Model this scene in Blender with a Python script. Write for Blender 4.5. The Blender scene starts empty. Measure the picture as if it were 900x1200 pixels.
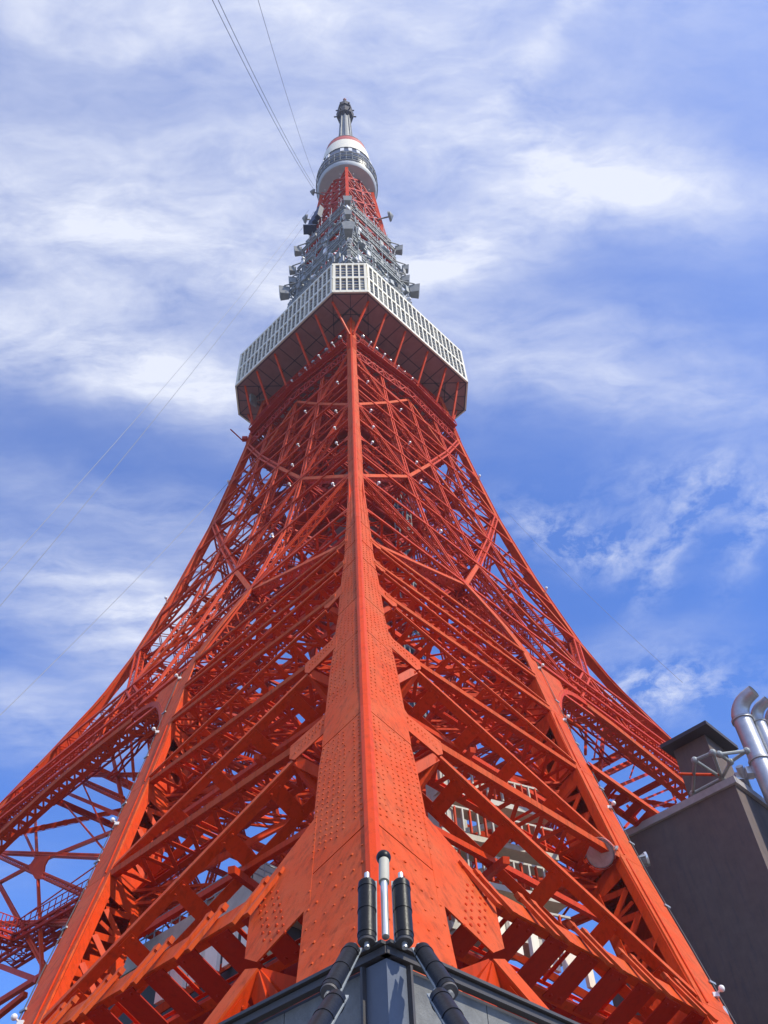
import bpy, math, random
from mathutils import Vector, Matrix
random.seed(7)
S = bpy.context.scene
COL = S.collection
R2 = math.sqrt(2.0)

# ------------------------------------------------------------------ camera
PIT, ROLL, YAW = 0.88496001, -0.06404282, 0.05412811
F = Vector((math.sin(YAW)*math.cos(PIT), math.cos(YAW)*math.cos(PIT), math.sin(PIT)))
R_ = Vector((math.cos(YAW), -math.sin(YAW), 0))
U_ = R_.cross(F)
RR = R_*math.cos(ROLL) + U_*math.sin(ROLL)
UU = -R_*math.sin(ROLL) + U_*math.cos(ROLL)
CAM = Vector((-0.42247832, -89.28196581, 1.6))
cd = bpy.data.cameras.new("camera"); cam = bpy.data.objects.new("camera", cd); COL.objects.link(cam)
cd.sensor_fit = 'VERTICAL'; cd.sensor_height = 36.0; cd.lens = 1073.87/1200*36.0
cd.clip_start = 0.05; cd.clip_end = 5000
cam.matrix_world = Matrix(((RR.x, UU.x, -F.x, CAM.x), (RR.y, UU.y, -F.y, CAM.y), (RR.z, UU.z, -F.z, CAM.z), (0, 0, 0, 1)))
S.camera = cam
S.view_settings.view_transform = 'Standard'; S.view_settings.look = 'None'
S.view_settings.exposure = 0.16; S.view_settings.gamma = 1.0

# ------------------------------------------------------------------ sun and sky
SUN_AZ = math.radians(50)      # measured from -y towards +x
SUN_EL = math.radians(46)
sd = Vector((math.sin(SUN_AZ)*math.cos(SUN_EL), -math.cos(SUN_AZ)*math.cos(SUN_EL), math.sin(SUN_EL)))
ld = bpy.data.lights.new("sun", 'SUN'); ld.energy = 4.4; ld.angle = math.radians(0.53); ld.color = (1.0, 0.94, 0.78)
lo = bpy.data.objects.new("sun", ld); COL.objects.link(lo)
lo.rotation_euler = sd.to_track_quat('Z', 'Y').to_euler()

W = bpy.data.worlds.new("World"); S.world = W; W.use_nodes = True
nt = W.node_tree; nt.nodes.clear()


class NB:
    """tiny helper for building node graphs"""
    def __init__(s, nt): s.nt = nt
    def n(s, t, **kw):
        x = s.nt.nodes.new(t)
        for k, v in kw.items(): setattr(x, k, v)
        return x
    def put(s, sock, v):
        if isinstance(v, bpy.types.NodeSocket): s.nt.links.new(v, sock)
        else: sock.default_value = v
    def m(s, op, a, b=0.0, c=0.0, clamp=False):
        x = s.n('ShaderNodeMath', operation=op); x.use_clamp = clamp
        s.put(x.inputs[0], a); s.put(x.inputs[1], b); s.put(x.inputs[2], c)
        return x.outputs[0]
    def noise(s, vec, scale, detail=5, rough=0.55, dist=0.0):
        x = s.n('ShaderNodeTexNoise'); s.put(x.inputs['Vector'], vec)
        x.inputs['Scale'].default_value = scale; x.inputs['Detail'].default_value = detail
        x.inputs['Roughness'].default_value = rough; x.inputs['Distortion'].default_value = dist
        return x.outputs[0], x.outputs[1]
    def mix(s, f, a, b, blend='MIX'):
        x = s.n('ShaderNodeMix', data_type='RGBA', blend_type=blend)
        s.put(x.inputs[0], f); s.put(x.inputs[6], a); s.put(x.inputs[7], b)
        return x.outputs[2]
    def ramp(s, f, pts):
        x = s.n('ShaderNodeValToRGB'); s.put(x.inputs[0], f)
        e = x.color_ramp.elements
        while len(e) < len(pts): e.new(0.5)
        for i, (p, c) in enumerate(pts): e[i].position = p; e[i].color = (*c, 1) if len(c) == 3 else c
        return x.outputs[0]


b = NB(nt)
geo = b.n('ShaderNodeTexCoord').outputs['Generated']
sky = b.n('ShaderNodeTexSky', sky_type='NISHITA', sun_disc=False)
sky.sun_elevation = SUN_EL; sky.sun_rotation = math.radians(180) - SUN_AZ
sky.altitude = 20; sky.air_density = 1.3; sky.dust_density = 0.2; sky.ozone_density = 5.0
sx = b.n('ShaderNodeSeparateXYZ'); b.put(sx.inputs[0], geo)
dz = b.m('MAXIMUM', sx.outputs[2], 0.06)
qx = b.m('DIVIDE', sx.outputs[0], dz); qy = b.m('DIVIDE', sx.outputs[1], dz)
cq = b.n('ShaderNodeCombineXYZ'); b.put(cq.inputs[0], qx); b.put(cq.inputs[1], qy)
q = cq.outputs[0]
# ripple the cloud-layer coordinates so that the streaks fray
_, wc = b.noise(q, 2.6, 5, 0.62)
wv = b.n('ShaderNodeVectorMath', operation='SUBTRACT'); b.put(wv.inputs[0], wc); wv.inputs[1].default_value = (0.5, 0.5, 0.5)
ws = b.n('ShaderNodeVectorMath', operation='SCALE'); b.put(ws.inputs[0], wv.outputs[0]); ws.inputs['Scale'].default_value = 0.16
wa = b.n('ShaderNodeVectorMath', operation='ADD'); b.put(wa.inputs[0], q); b.put(wa.inputs[1], ws.outputs[0])
sw = b.n('ShaderNodeSeparateXYZ'); b.put(sw.inputs[0], wa.outputs[0])
wx, wy = sw.outputs[0], sw.outputs[1]
# cirrus banks: centre, half length, half width, heading, density
BANKS = [(-0.36, 0.555, .34, .055, 14, 1.0), (-0.20, 0.625, .16, .06, 28, .6), (-0.21, 0.405, .30, .075, 4, .95), (-0.40, 0.36, .25, .05, 0, .35),
         (-0.02, 0.45, .14, .06, 10, .55), (-0.30, 0.48, .3, .04, 4, .35),
         (0.12, 0.430, .16, .05, -22, 1.0), (0.30, 0.345, .20, .045, 6, .75), (0.20, 0.30, .20, .05, 25, .35),
         (0.31, 0.62, .30, .05, 10, .8), (0.28, 0.54, .28, .04, 6, .45), (0.1, 0.17, .5, .05, 0, .55), (-0.1, .21, .3, .04, 5, .6),
         (0.215, 0.21, .09, .012, -50, .5), (0.0, 0.30, .30, .05, 0, .4), (-0.25, .30, .2, .04, 10, .25),
         (0.31, 0.88, .11, .045, 30, .85), (0.41, 0.90, .04, .05, 80, .5), (0.50, 0.80, .13, .06, 10, .55), (0.48, .92, .03, .12, 10, .6), (.60, .88, .03, .12, 10, .5),
         (-0.31, 1.05, .12, .16, 20, 1.0), (-0.45, .95, .22, .09, 15, .75), (-0.55, 1.25, .15, .12, 30, .7), (-.30, .80, .25, .05, 15, .45),
         (0.53, 1.23, .14, .07, -12, 1.0), (0.45, 1.12, .14, .04, -10, .35), (-.9, 1.7, .25, .12, 0, .25),
         (-1.2, .5, .5, .12, 10, .7), (1.3, .6, .5, .1, -10, .6), (0.2, -.5, .7, .12, 8, .6), (-.5, -.2, .6, .1, 0, .6), (1.0, -.9, .6, .15, 20, .6)]
tot = None; puf = None
for (cx, cy, a, w, ang, den) in BANKS:
    ca, sa = math.cos(math.radians(ang)), math.sin(math.radians(ang))
    dx = b.m('SUBTRACT', wx, cx); dy = b.m('SUBTRACT', wy, cy)
    u = b.m('ADD', b.m('MULTIPLY', dx, ca/a), b.m('MULTIPLY', dy, sa/a))
    v = b.m('ADD', b.m('MULTIPLY', dx, -sa/w), b.m('MULTIPLY', dy, ca/w))
    r2 = b.m('ADD', b.m('MULTIPLY', u, u), b.m('MULTIPLY', v, v))
    g = b.m('MULTIPLY', b.m('EXPONENT', b.m('MULTIPLY', r2, -0.9)), den)
    if abs(cx) > .2 and .84 > w > .04 and cy > .77 and a < .15 and cx > 0: puf = g if puf is None else b.m('ADD', puf, g)
    else: tot = g if tot is None else b.m('ADD', tot, g)
mp = b.n('ShaderNodeMapping'); b.put(mp.inputs[0], wa.outputs[0]); mp.inputs['Rotation'].default_value = (0, 0, math.radians(-10)); mp.inputs['Scale'].default_value = (0.42, 2.3, 1)
fb, _ = b.noise(mp.outputs[0], 4.2, 8, 0.66, 0.3)
mp2 = b.n('ShaderNodeMapping'); b.put(mp2.inputs[0], q); mp2.inputs['Rotation'].default_value = (0, 0, math.radians(22)); mp2.inputs['Scale'].default_value = (1.1, 2.2, 1)
fc, _ = b.noise(mp2.outputs[0], 9.0, 8, 0.62, 0.5)
tex = b.m('ADD', b.m('MULTIPLY', fb, 0.7), b.m('MULTIPLY', fc, 0.45))
body = b.m('MULTIPLY', tot, b.m('MULTIPLY_ADD', b.m('SUBTRACT', tex, 0.50), 2.2, 0.40, clamp=True))
# thin high veil, denser in some regions of the layer than in others
lo_n, _ = b.noise(q, 1.1, 3, 0.5)
pn, _ = b.noise(wa.outputs[0], 13.0, 8, 0.66, 0.12)
pt = b.m('MULTIPLY_ADD', b.m('SUBTRACT', pn, 0.44), 3.4, 0.1, clamp=True)
body = b.m('ADD', body, b.m('MULTIPLY', puf, pt))
veil_m = b.m('MULTIPLY', b.m('SMOOTH_MAX', b.m('SUBTRACT', 0.80, qy), 0.0, 0.3), 0.60)
veil = b.m('MULTIPLY', b.m('ADD', b.m('MULTIPLY', tex, 0.8), b.m('MULTIPLY', lo_n, 0.4)), b.m('ADD', b.m('MULTIPLY', b.m('MINIMUM', veil_m, 0.42), 1.0), 0.02))
dens = b.m('MINIMUM', b.m('ADD', b.m('MULTIPLY', body, 0.90), veil), 0.93)
bg = b.n('ShaderNodeBackground'); bg.inputs[1].default_value = 0.115
SKY_TINT = b.mix(1.0, sky.outputs[0], (0.66, 1.04, 1.80, 1), 'MULTIPLY')
skc = b.mix(dens, SKY_TINT, (7.0, 7.3, 8.2, 1))
b.put(bg.inputs[0], skc)
out = b.n('ShaderNodeOutputWorld'); nt.links.new(bg.outputs[0], out.inputs[0])


# ------------------------------------------------------------------ materials
def mat(name, col, rough=0.5, metal=0.0, col2=None, nscale=1.5, bump=0.0, bscale=30, stain=0.0, lo=0.35, hi=0.7, spec=0.5):
    m = bpy.data.materials.new(name); m.use_nodes = True
    n = m.node_tree; n.nodes.clear(); k = NB(n)
    pb = k.n('ShaderNodeBsdfPrincipled'); o = k.n('ShaderNodeOutputMaterial'); n.links.new(pb.outputs[0], o.inputs[0])
    tc = k.n('ShaderNodeTexCoord').outputs['Object']
    c = (*col, 1)
    if col2:
        f, _ = k.noise(tc, nscale, 6, 0.65)
        fr = k.n('ShaderNodeMapRange'); k.put(fr.inputs[0], f); fr.inputs[1].default_value = lo; fr.inputs[2].default_value = hi
        c = k.mix(fr.outputs[0], (*col, 1), (*col2, 1))
    if stain:
        mpn = k.n('ShaderNodeMapping'); k.put(mpn.inputs[0], tc); mpn.inputs['Scale'].default_value = (2.2, 2.2, 0.25)
        f2, _ = k.noise(mpn.outputs[0], 1.6, 7, 0.7)
        fr2 = k.n('ShaderNodeMapRange'); k.put(fr2.inputs[0], f2); fr2.inputs[1].default_value = 0.49; fr2.inputs[2].default_value = 0.74
        fr2.inputs[4].default_value = stain
        c = k.mix(fr2.outputs[0], c, (col[0]*0.35, col[1]*0.5, col[2]*0.8, 1))
    k.put(pb.inputs['Base Color'], c)
    pb.inputs['Roughness'].default_value = rough; pb.inputs['Metallic'].default_value = metal; pb.inputs['Specular IOR Level'].default_value = spec
    if bump:
        f3, _ = k.noise(tc, bscale, 4, 0.6)
        bn = k.n('ShaderNodeBump'); bn.inputs['Strength'].default_value = bump; bn.inputs['Distance'].default_value = 0.02
        k.put(bn.inputs['Height'], f3); n.links.new(bn.outputs[0], pb.inputs['Normal'])
    return m


M = {}
M['paint'] = mat('orange_paint', (0.61, 0.043, 0.004), 0.5, 0, (0.58, 0.056, 0.008), 0.55, 0.25, 5, stain=0.6, spec=.14)
M['faded'] = mat('pale_orange_paint', (0.61, 0.064, 0.007), 0.6, 0, (0.56, 0.100, 0.028), 0.45, 0.4, 5, stain=0.8, spec=.14)  # paler orange for outer flanges, plates and rivets
M['paint_shade'] = mat('shaded_orange_paint', (0.44, 0.018, 0.005), 0.6, 0, (0.46, 0.026, 0.007), 0.7, stain=0.4, spec=.2)  # darker copy of the orange for inner and underside steel, shade in the colour
M['white'] = mat('white_frame', (0.86, 0.79, 0.62), 0.45, 0, (0.78, 0.71, 0.56), 0.8, stain=.35)
M['glass'] = mat('window_glass', (0.03, 0.042, 0.08), 0.15, 0, (0.075, 0.095, 0.14), 0.35, spec=.25)
M['glass2'] = mat('window_glass_pale', (0.10, 0.12, 0.16), 0.2, 0, (0.05, 0.06, 0.09), 0.6, spec=.3)  # lighter pane tone, dealt out at random
M['glass3'] = mat('window_blind', (0.26, 0.27, 0.28), 0.5, 0, (0.18, 0.19, 0.21), 0.9, spec=.3)
M['soffit'] = mat('soffit_paint', (0.34, 0.17, 0.165), 0.7, 0, (0.27, 0.13, 0.13), 0.6)
M['grey'] = mat('galvanised_steel', (0.34, 0.36, 0.36), 0.55, 0.1, (0.22, 0.24, 0.25), 1.2)
M['panelgrey'] = mat('antenna_grey', (0.29, 0.29, 0.28), 0.6, 0, (0.20, 0.205, 0.21), 1.0)
M['blue'] = mat('navy_panel', (0.03, 0.045, 0.10), 0.6)
M['ballwhite'] = mat('lamp_white', (0.80, 0.78, 0.76), 0.25)
M['balldark'] = mat('lamp_glass', (0.30, 0.33, 0.34), 0.15)
M['wall'] = mat('wall_render', (0.155, 0.112, 0.095), 0.85, 0, (0.125, 0.09, 0.077), 1.2, 0.4, 18, stain=.5)
M['ledge'] = mat('ledge_metal', (0.42, 0.38, 0.36), 0.6, 0, (0.32, 0.29, 0.28), 2)
M['roofdark'] = mat('dark_roof', (0.05, 0.045, 0.055), 0.8)
M['duct'] = mat('duct_steel', (0.50, 0.51, 0.54), 0.42, 0.6, (0.40, 0.41, 0.44), 2.2, .3, 6)
M['hole'] = mat('duct_mouth_shade', (0.03, 0.03, 0.035), 0.8)
M['cladding'] = mat('kiosk_cladding', (0.23, 0.23, 0.225), 0.7, 0.0, (0.15, 0.15, 0.15), 7, 0.25, 60, stain=.4, spec=.25)
M['pilaster'] = mat('kiosk_corner', (0.15, 0.17, 0.215), 0.5, 0.0, (0.125, 0.145, 0.19), 5, .1, 30, spec=.3)
M['trim'] = mat('kiosk_trim', (0.085, 0.072, 0.068), 0.6, 0.0, (0.07, 0.07, 0.08), 6)
M['black'] = mat('black_enamel', (0.008, 0.008, 0.010), 0.38, 0.0, (0.014, 0.014, 0.016), 9, .1, 40, spec=.25)
M['chrome'] = mat('bright_rod', (0.72, 0.72, 0.70), 0.3, 0.7)
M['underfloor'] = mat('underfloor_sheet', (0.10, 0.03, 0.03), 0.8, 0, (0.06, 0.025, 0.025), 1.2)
M['cream'] = mat('cream_paint', (0.50, 0.47, 0.38), 0.6, 0, (0.38, 0.36, 0.30), 1.5)
M['darkwall'] = mat('dark_fascia', (0.05, 0.045, 0.045), 0.7)
M['concrete'] = mat('pavement', (0.17, 0.165, 0.16), 0.9, 0, (0.13, 0.125, 0.12), 0.6, 0.3, 8)
M['cable'] = mat('cable_grey', (0.26, 0.28, 0.34), 0.6)
M['bezel'] = mat('lamp_housing', (0.40, 0.40, 0.40), 0.45, 0.4)
M['lens'] = mat('lamp_lens', (0.50, 0.46, 0.44), 0.15, 0.2, (0.35, 0.32, 0.31), 3)
M['ringred'] = mat('drum_red', (0.42, 0.07, 0.05), 0.6, 0, (0.36, 0.06, 0.05), 1)
M['drumgrey'] = mat('drum_grey', (0.50, 0.51, 0.52), 0.6, 0, (0.44, 0.45, 0.46), 0.5)
M['drumdark'] = mat('drum_window_band', (0.05, 0.06, 0.08), 0.3)


# ------------------------------------------------------------------ mesh building
class MB:
    def __init__(s): s.v = []; s.f = []; s.faded = []      # faded: ranges of faces in the paler outer orange
    def join(s, o):
        i, k = len(s.v), len(s.f); s.v += o.v; s.f += [tuple(i+t for t in f) for f in o.f]; s.faded += [(a+k, b+k) for a, b in o.faded]
    def hexa(s, p):
        i = len(s.v); s.v += [tuple(x) for x in p]
        s.f += [(i, i+3, i+2, i+1), (i+4, i+5, i+6, i+7), (i, i+1, i+5, i+4), (i+1, i+2, i+6, i+5), (i+2, i+3, i+7, i+6), (i+3, i, i+4, i+7)]
    def bar(s, p0, p1, e2, e3, w, t, w1=None):
        """box along p0-p1, w across e2, t across e3 (centred)"""
        w1 = w if w1 is None else w1
        a = e2*(w/2); a1 = e2*(w1/2); c = e3*(t/2)
        s.hexa([p0-a-c, p0+a-c, p0+a+c, p0-a+c, p1-a1-c, p1+a1-c, p1+a1+c, p1-a1+c])
    def box(s, c, sx, sy, sz, ax=None):
        X, Y, Z = ax if ax else (Vector((1, 0, 0)), Vector((0, 1, 0)), Vector((0, 0, 1)))
        c = Vector(c)
        s.bar(c-Z*sz/2, c+Z*sz/2, X, Y, sx, sy)
    def rod(s, p0, p1, w):
        p0, p1 = Vector(p0), Vector(p1); a = (p1-p0).normalized()
        e = a.cross(Vector((0, 0, 1)))
        if e.length < 1e-3: e = Vector((1, 0, 0))
        e.normalize(); s.bar(p0, p1, e, a.cross(e), w, w)
    def tube(s, p0, p1, r0, r1=None, n=10, cap=True):
        p0, p1 = Vector(p0), Vector(p1); r1 = r0 if r1 is None else r1
        a = (p1-p0).normalized(); e = a.cross(Vector((0, 0, 1)))
        if e.length < 1e-3: e = Vector((1, 0, 0))
        e.normalize(); g = a.cross(e); i = len(s.v)
        for k in range(n):
            d = e*math.cos(2*math.pi*k/n) + g*math.sin(2*math.pi*k/n)
            s.v.append(tuple(p0+d*r0)); s.v.append(tuple(p1+d*r1))
        for k in range(n):
            j = (k+1) % n; s.f.append((i+2*k, i+2*j, i+2*j+1, i+2*k+1))
        if cap:
            s.f.append(tuple(i+2*k for k in range(n))[::-1]); s.f.append(tuple(i+2*k+1 for k in range(n)))
    def path(s, pts, r, n=10):
        for a, c in zip(pts[:-1], pts[1:]): s.tube(a, c, r, r, n)
    def sphere(s, c, r, n=10, m=6):
        c = Vector(c); i = len(s.v)
        for j in range(1, m):
            th = math.pi*j/m
            for k in range(n):
                ph = 2*math.pi*k/n
                s.v.append((c.x+r*math.sin(th)*math.cos(ph), c.y+r*math.sin(th)*math.sin(ph), c.z+r*math.cos(th)))
        for j in range(m-2):
            for k in range(n):
                s.f.append((i+j*n+k, i+(j+1)*n+k, i+(j+1)*n+(k+1) % n, i+j*n+(k+1) % n))
        t = len(s.v); s.v.append((c.x, c.y, c.z+r)); s.v.append((c.x, c.y, c.z-r))
        for k in range(n):
            s.f.append((t, i+k, i+(k+1) % n)); l = i+(m-2)*n
            s.f.append((t+1, l+(k+1) % n, l+k))
    def lathe(s, prof, c=(0, 0), n=40, cap=True):
        i = len(s.v); m = len(prof)
        for (r, z) in prof:
            for k in range(n):
                s.v.append((c[0]+r*math.cos(2*math.pi*k/n), c[1]+r*math.sin(2*math.pi*k/n), z))
        for j in range(m-1):
            for k in range(n):
                l = (k+1) % n; s.f.append((i+j*n+k, i+j*n+l, i+(j+1)*n+l, i+(j+1)*n+k))
        if cap:
            s.f.append(tuple(i+k for k in range(n))[::-1]); s.f.append(tuple(i+(m-1)*n+k for k in range(n)))
    def prism(s, poly, ext):
        """planar polygon (Vectors) extruded by vector ext"""
        i = len(s.v); n = len(poly)
        s.v += [tuple(p) for p in poly] + [tuple(p+ext) for p in poly]
        s.f.append(tuple(range(i, i+n))[::-1]); s.f.append(tuple(range(i+n, i+2*n)))
        for k in range(n):
            l = (k+1) % n; s.f.append((i+k, i+l, i+n+l, i+n+k))
    def mirrored(s):
        o = MB(); o.v = [(-x, y, z) for x, y, z in s.v]; o.f = [f[::-1] for f in s.f]; o.faded = list(s.faded); return o


def smooth(me):
    me.polygons.foreach_set('use_smooth', [True]*len(me.polygons))
    try: me.set_sharp_from_angle(angle=math.radians(40))
    except Exception: pass


def pale_faces(me, mb):
    if mb.faded:
        me.materials.append(M['faded'])
        for a_, b_ in mb.faded:
            for i in range(a_, b_): me.polygons[i].material_index = 1


def add(name, mb, m, parent=None, sm=False, **props):
    me = bpy.data.meshes.new(name); me.from_pydata(mb.v, [], mb.f)
    if not isinstance(m, (list, tuple)): m = [m]
    for x in m: me.materials.append(M[x])
    pale_faces(me, mb)
    if sm: smooth(me)
    o = bpy.data.objects.new(name, me); COL.objects.link(o)
    if parent: o.parent = parent
    for k, v in props.items(): o[k] = v
    return o


def thing(name, label, cat, loc=(0, 0, 0), group=None):
    o = bpy.data.objects.new(name, None); COL.objects.link(o); o.location = loc
    o['label'] = label; o['category'] = cat
    if group: o['group'] = group
    return o


def tag(o, label, cat, group=None):
    o['label'] = label; o['category'] = cat
    if group: o['group'] = group
    return o


# ------------------------------------------------------------------ ground
g = MB(); g.v = [(-3000, -3000, 0), (3000, -3000, 0), (3000, 3000, 0), (-3000, 3000, 0)]; g.f = [(0, 1, 2, 3)]
add('ground', g, 'concrete', kind='structure')

# ------------------------------------------------------------------ the tower
TOWER = thing('lattice_tower', 'towering orange red steel lattice tower with a white windowed observation deck and grey mast', 'tower')

HT = [0, 15, 30, 45, 61.4, 68, 75.7, 82.5, 94.9, 108, 118, 128, 145]
RT = [75, 63.5, 54, 46.5, 40, 36.2, 32.0, 29.2, 25.4, 22.1, 20.2, 18.4, 16]


def lerp(x, X, Y):
    if x <= X[0]: return Y[0] + (x-X[0])*(Y[1]-Y[0])/(X[1]-X[0])
    for i in range(len(X)-1):
        if x <= X[i+1]: return Y[i] + (Y[i+1]-Y[i])*(x-X[i])/(X[i+1]-X[i])
    return Y[-1]


def rh(h): return lerp(h, HT, RT)


def lean(h): return lerp(h, [10, 20, 60, 80, 110, 143], [.45, .45, .38, .26, .16, .09]) if h < 143 else .09


def FP(s, u, h, w=0.0):
    """point on the face right (s=1) or left (s=-1) of the near leg: u along the face from the ridge, w inward"""
    return Vector((s*(u-w)/R2, -rh(h)+(u+w)/R2, h-lean(h)*w))


def FA(s): return Vector((s/R2, 1/R2, 0))      # along
def FI(s): return Vector((-s/R2, 1/R2, 0))     # inward


# outline of the second chord of a leg, distance from the ridge
AH = [5, 17, 23, 30, 36, 40, 47, 52, 57.5, 61, 68, 82.5, 95.5, 108, 118.5, 128.5, 134]
AI = [18.4, 20.6, 21.1, 21.4, 21.4, 21.4, 21.4, 21.2, 20.9, 18.7, 14.8, 11.1, 9.3, 8.1, 7.0, 6.3, 6.0]
AO = [20.6, 22.9, 23.5, 23.9, 23.8, 23.6, 23.4, 23.2, 22.6, 19.9, 16.0, 12.3, 10.4, 9.1, 7.9, 7.2, 6.9]


def ai(h): return lerp(h, AH, AI)
def ao(h): return lerp(h, AH, AO)
def ac(h): return (ai(h)+ao(h))/2
def half(h): return rh(h)/R2       # ridge to middle of a face


# half width of the ridge flange
BH = [0, 14, 26, 39.5, 48.5, 57, 70, 106, 143]
BW = [3.2, 3.15, 3.05, 2.5, 1.9, 1.45, 1.22, 1.02, .95]
def bw(h): return lerp(h, BH, BW)


def frame(p0, p1, inw):
    if abs(inw.z) < 1e-6 and p0.z < 143: inw = inw - Vector((0, 0, lean(p0.z)*inw.length))
    a = (p1-p0).normalized(); e3 = (inw - a*inw.dot(a)).normalized(); e2 = a.cross(e3)
    if e2.z > 0: e2 = -e2
    return a, e2, e3          # e2 points down


def rivet(mb, p, al, up, nr, r):
    p = p + al*random.uniform(-.015, .015) + up*random.uniform(-.015, .015); r *= random.uniform(.85, 1.15)
    i = len(mb.v)
    for k in range(6):
        t = k*math.pi/3; mb.v.append(tuple(p+al*r*math.cos(t)+up*r*math.sin(t)))
    for k in range(6):
        t = k*math.pi/3; mb.v.append(tuple(p+(al*math.cos(t)+up*math.sin(t))*r*.62+nr*r*.6))
    mb.f += [(i+k, i+(k+1) % 6, i+6+(k+1) % 6, i+6+k) for k in range(6)]; mb.f.append(tuple(i+6+k for k in range(6)))


def heavy(p0, p1, inw, wd, dp, strips=0.34, sp=2.6, bat=0.9, lace='N', sub=True, fl=0.07):
    """box member: solid outer and inner flange, battened upper and lower sides. returns (mesh, battens)"""
    a, e2, e3 = frame(p0, p1, inw)
    L = (p1-p0).length; mb = MB(); bats = []
    mb.bar(p0, p1, e2, e3, wd, fl); mb.faded.append((0, 6))
    mb.bar(p0+e3*dp, p1+e3*dp, e2, e3, wd, fl)
    for sg in (-1, 1):
        o = e2*(wd/2-0.03)*sg
        for d in (strips/2+fl/2+.003, dp-strips/2-fl/2-.003):
            mb.bar(p0+o+e3*d, p1+o+e3*d, e3, e2, strips if sg > 0 else strips*.45, 0.05)
        n = max(2, int(L/sp)); st = L/n
        for k in range(n):
            c = p0 + a*(st*(k+0.5)) + o*1.0 + e3*(dp/2)
            x = MB()
            if lace == 'B':
                x.bar(c-e3*(dp/2-0.12)+e2*sg*.055, c+e3*(dp/2-0.12)+e2*sg*.055, a, e2, bat, 0.05)
                if bat > .7 and sg > 0:
                    for q1_ in (-1, 1):
                        for q2_ in (-.28, .28): rivet(x, c+e3*(dp/2-.34)*q1_+a*q2_+e2*.08, e3, a, e2, .075)
            else:
                x.bar(c-e3*(dp/2-0.12)+e2*sg*.055, c+e3*(dp/2-0.12)+e2*sg*.055, a, e2, bat*0.5, 0.05)
                q0 = c-e3*(dp/2-.2)+a*bat*.25; q1 = c+e3*(dp/2-.2)+a*(st-bat*.25)
                if k < n-1:
                    dd = (q1-q0).normalized(); x.bar(q0+e2*sg*.11, q1+e2*sg*.11, dd.cross(e2), e2, 0.26, 0.04)
            if sg == 1: bats.append(x)
            elif k % 2 == 0:
                y_ = MB(); y_.bar(c-e3*(dp/2-0.12)+e2*sg*.055, c+e3*(dp/2-0.12)+e2*sg*.055, a, e2, .22, 0.05); mb.join(y_)
    return mb, bats


def light(p0, p1, inw, wd, dp, sp=None, an=0.13, br=0.09, sides=(1, 1, 1, 1)):
    """angle-and-lacing lattice member"""
    a, e2, e3 = frame(p0, p1, inw); L = (p1-p0).length; mb = MB()
    sp = sp or max(wd, dp)*1.0; n = max(2, int(L/sp)); st = L/n
    for sg in (-1, 1):
        for d in (0, dp):
            mb.bar(p0+e2*sg*(wd-an)/2+e3*d, p1+e2*sg*(wd-an)/2+e3*d, e2, e3, an*1.3, an)
    for si, (o, ax, wid, nor, on) in enumerate(((Vector((0, 0, 0)), e2, wd, e3, sides[0]), (e3*dp, e2, wd, e3, sides[1]), (e2*(wd/2)+e3*dp/2, e3, dp, e2, sides[2]), (-e2*(wd/2)+e3*dp/2, e3, dp, e2, sides[3]))):
        if not on: continue
        h = wid/2-an*.4
        for k in range(n):
            sg = 1 if k % 2 else -1
            q0 = p0+o+a*st*k+ax*h*sg; q1 = p0+o+a*st*(k+1)-ax*h*sg
            d = (q1-q0).normalized(); mb.bar(q0+nor*.012*(si+1), q1+nor*.012*(si+1), d.cross(nor), nor, br, 0.035)
    return mb


LEVELS = [18.9, 30.6, 40.2, 48.3, 53.2, 57.6, 68.2, 82.6, 95.8, 108.2, 118.9, 128.5]
QUAD = []          # (name, mb, material, children, near_only)


def part(name, mb, m='paint', kids=(), near=False, both=True, kind=None, sm=False):
    """queue a part for the near leg; both -> also its mirror image on the other face of the leg"""
    QUAD.append((name, mb, m, list(kids), near, kind, sm, 1 if both else 0))
    if both: QUAD.append((name, mb.mirrored(), m, [(n, k.mirrored(), mm) for n, k, mm in kids], near, kind, sm, -1))


# --- ridge chord, one part per plate length, each course a little prouder than the one above it
SEAMS = [2, 12.2, 19.6, 29.6, 39.8, 45.6, 52.6, 56.2, 60.6, 66, 76, 87, 98, 108.5, 119, 129, 143.4]
for i in range(len(SEAMS)-1):
    h0, h1 = SEAMS[i], SEAMS[i+1]
    n = 3 if h1-h0 > 6 else 2; hs = [h0+(h1-h0)*k/n for k in range(n+1)]
    po = 0.055*(1 - i/len(SEAMS)) + 0.02
    for s in (1, -1):
        mb = MB()
        inn = FI(s); al = FA(s)
        drop0 = bw(h0)*0.42; drop1 = bw(h1)*0.42
        for a_, c_ in zip(hs[:-1], hs[1:]):
            d0 = drop0 if a_ == h0 else 0; d1 = drop1 if c_ == h1 else 0
            gp = (.10 if h0 < 40 else .16 if h0 < 70 else .1) if c_ == h1 else 0; c_r = c_; 
            e = 0.05 if i % 2 else 0.0
            P = [FP(s, .13, a_, -po), FP(s, bw(a_)+e, a_-d0, -po), FP(s, bw(a_)+e, a_-d0, .05), FP(s, .13, a_, .05),
                 FP(s, .13, c_-gp, -po), FP(s, bw(c_)+e, c_-d1-gp, -po), FP(s, bw(c_)+e, c_-d1-gp, .05), FP(s, .13, c_-gp, .05)]
            if s < 0: P = [P[3], P[2], P[1], P[0], P[7], P[6], P[5], P[4]]
            mb.hexa(P)
        QUAD.append(('chord_plate', mb, 'faded', [], False, None, False, 0))
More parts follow.
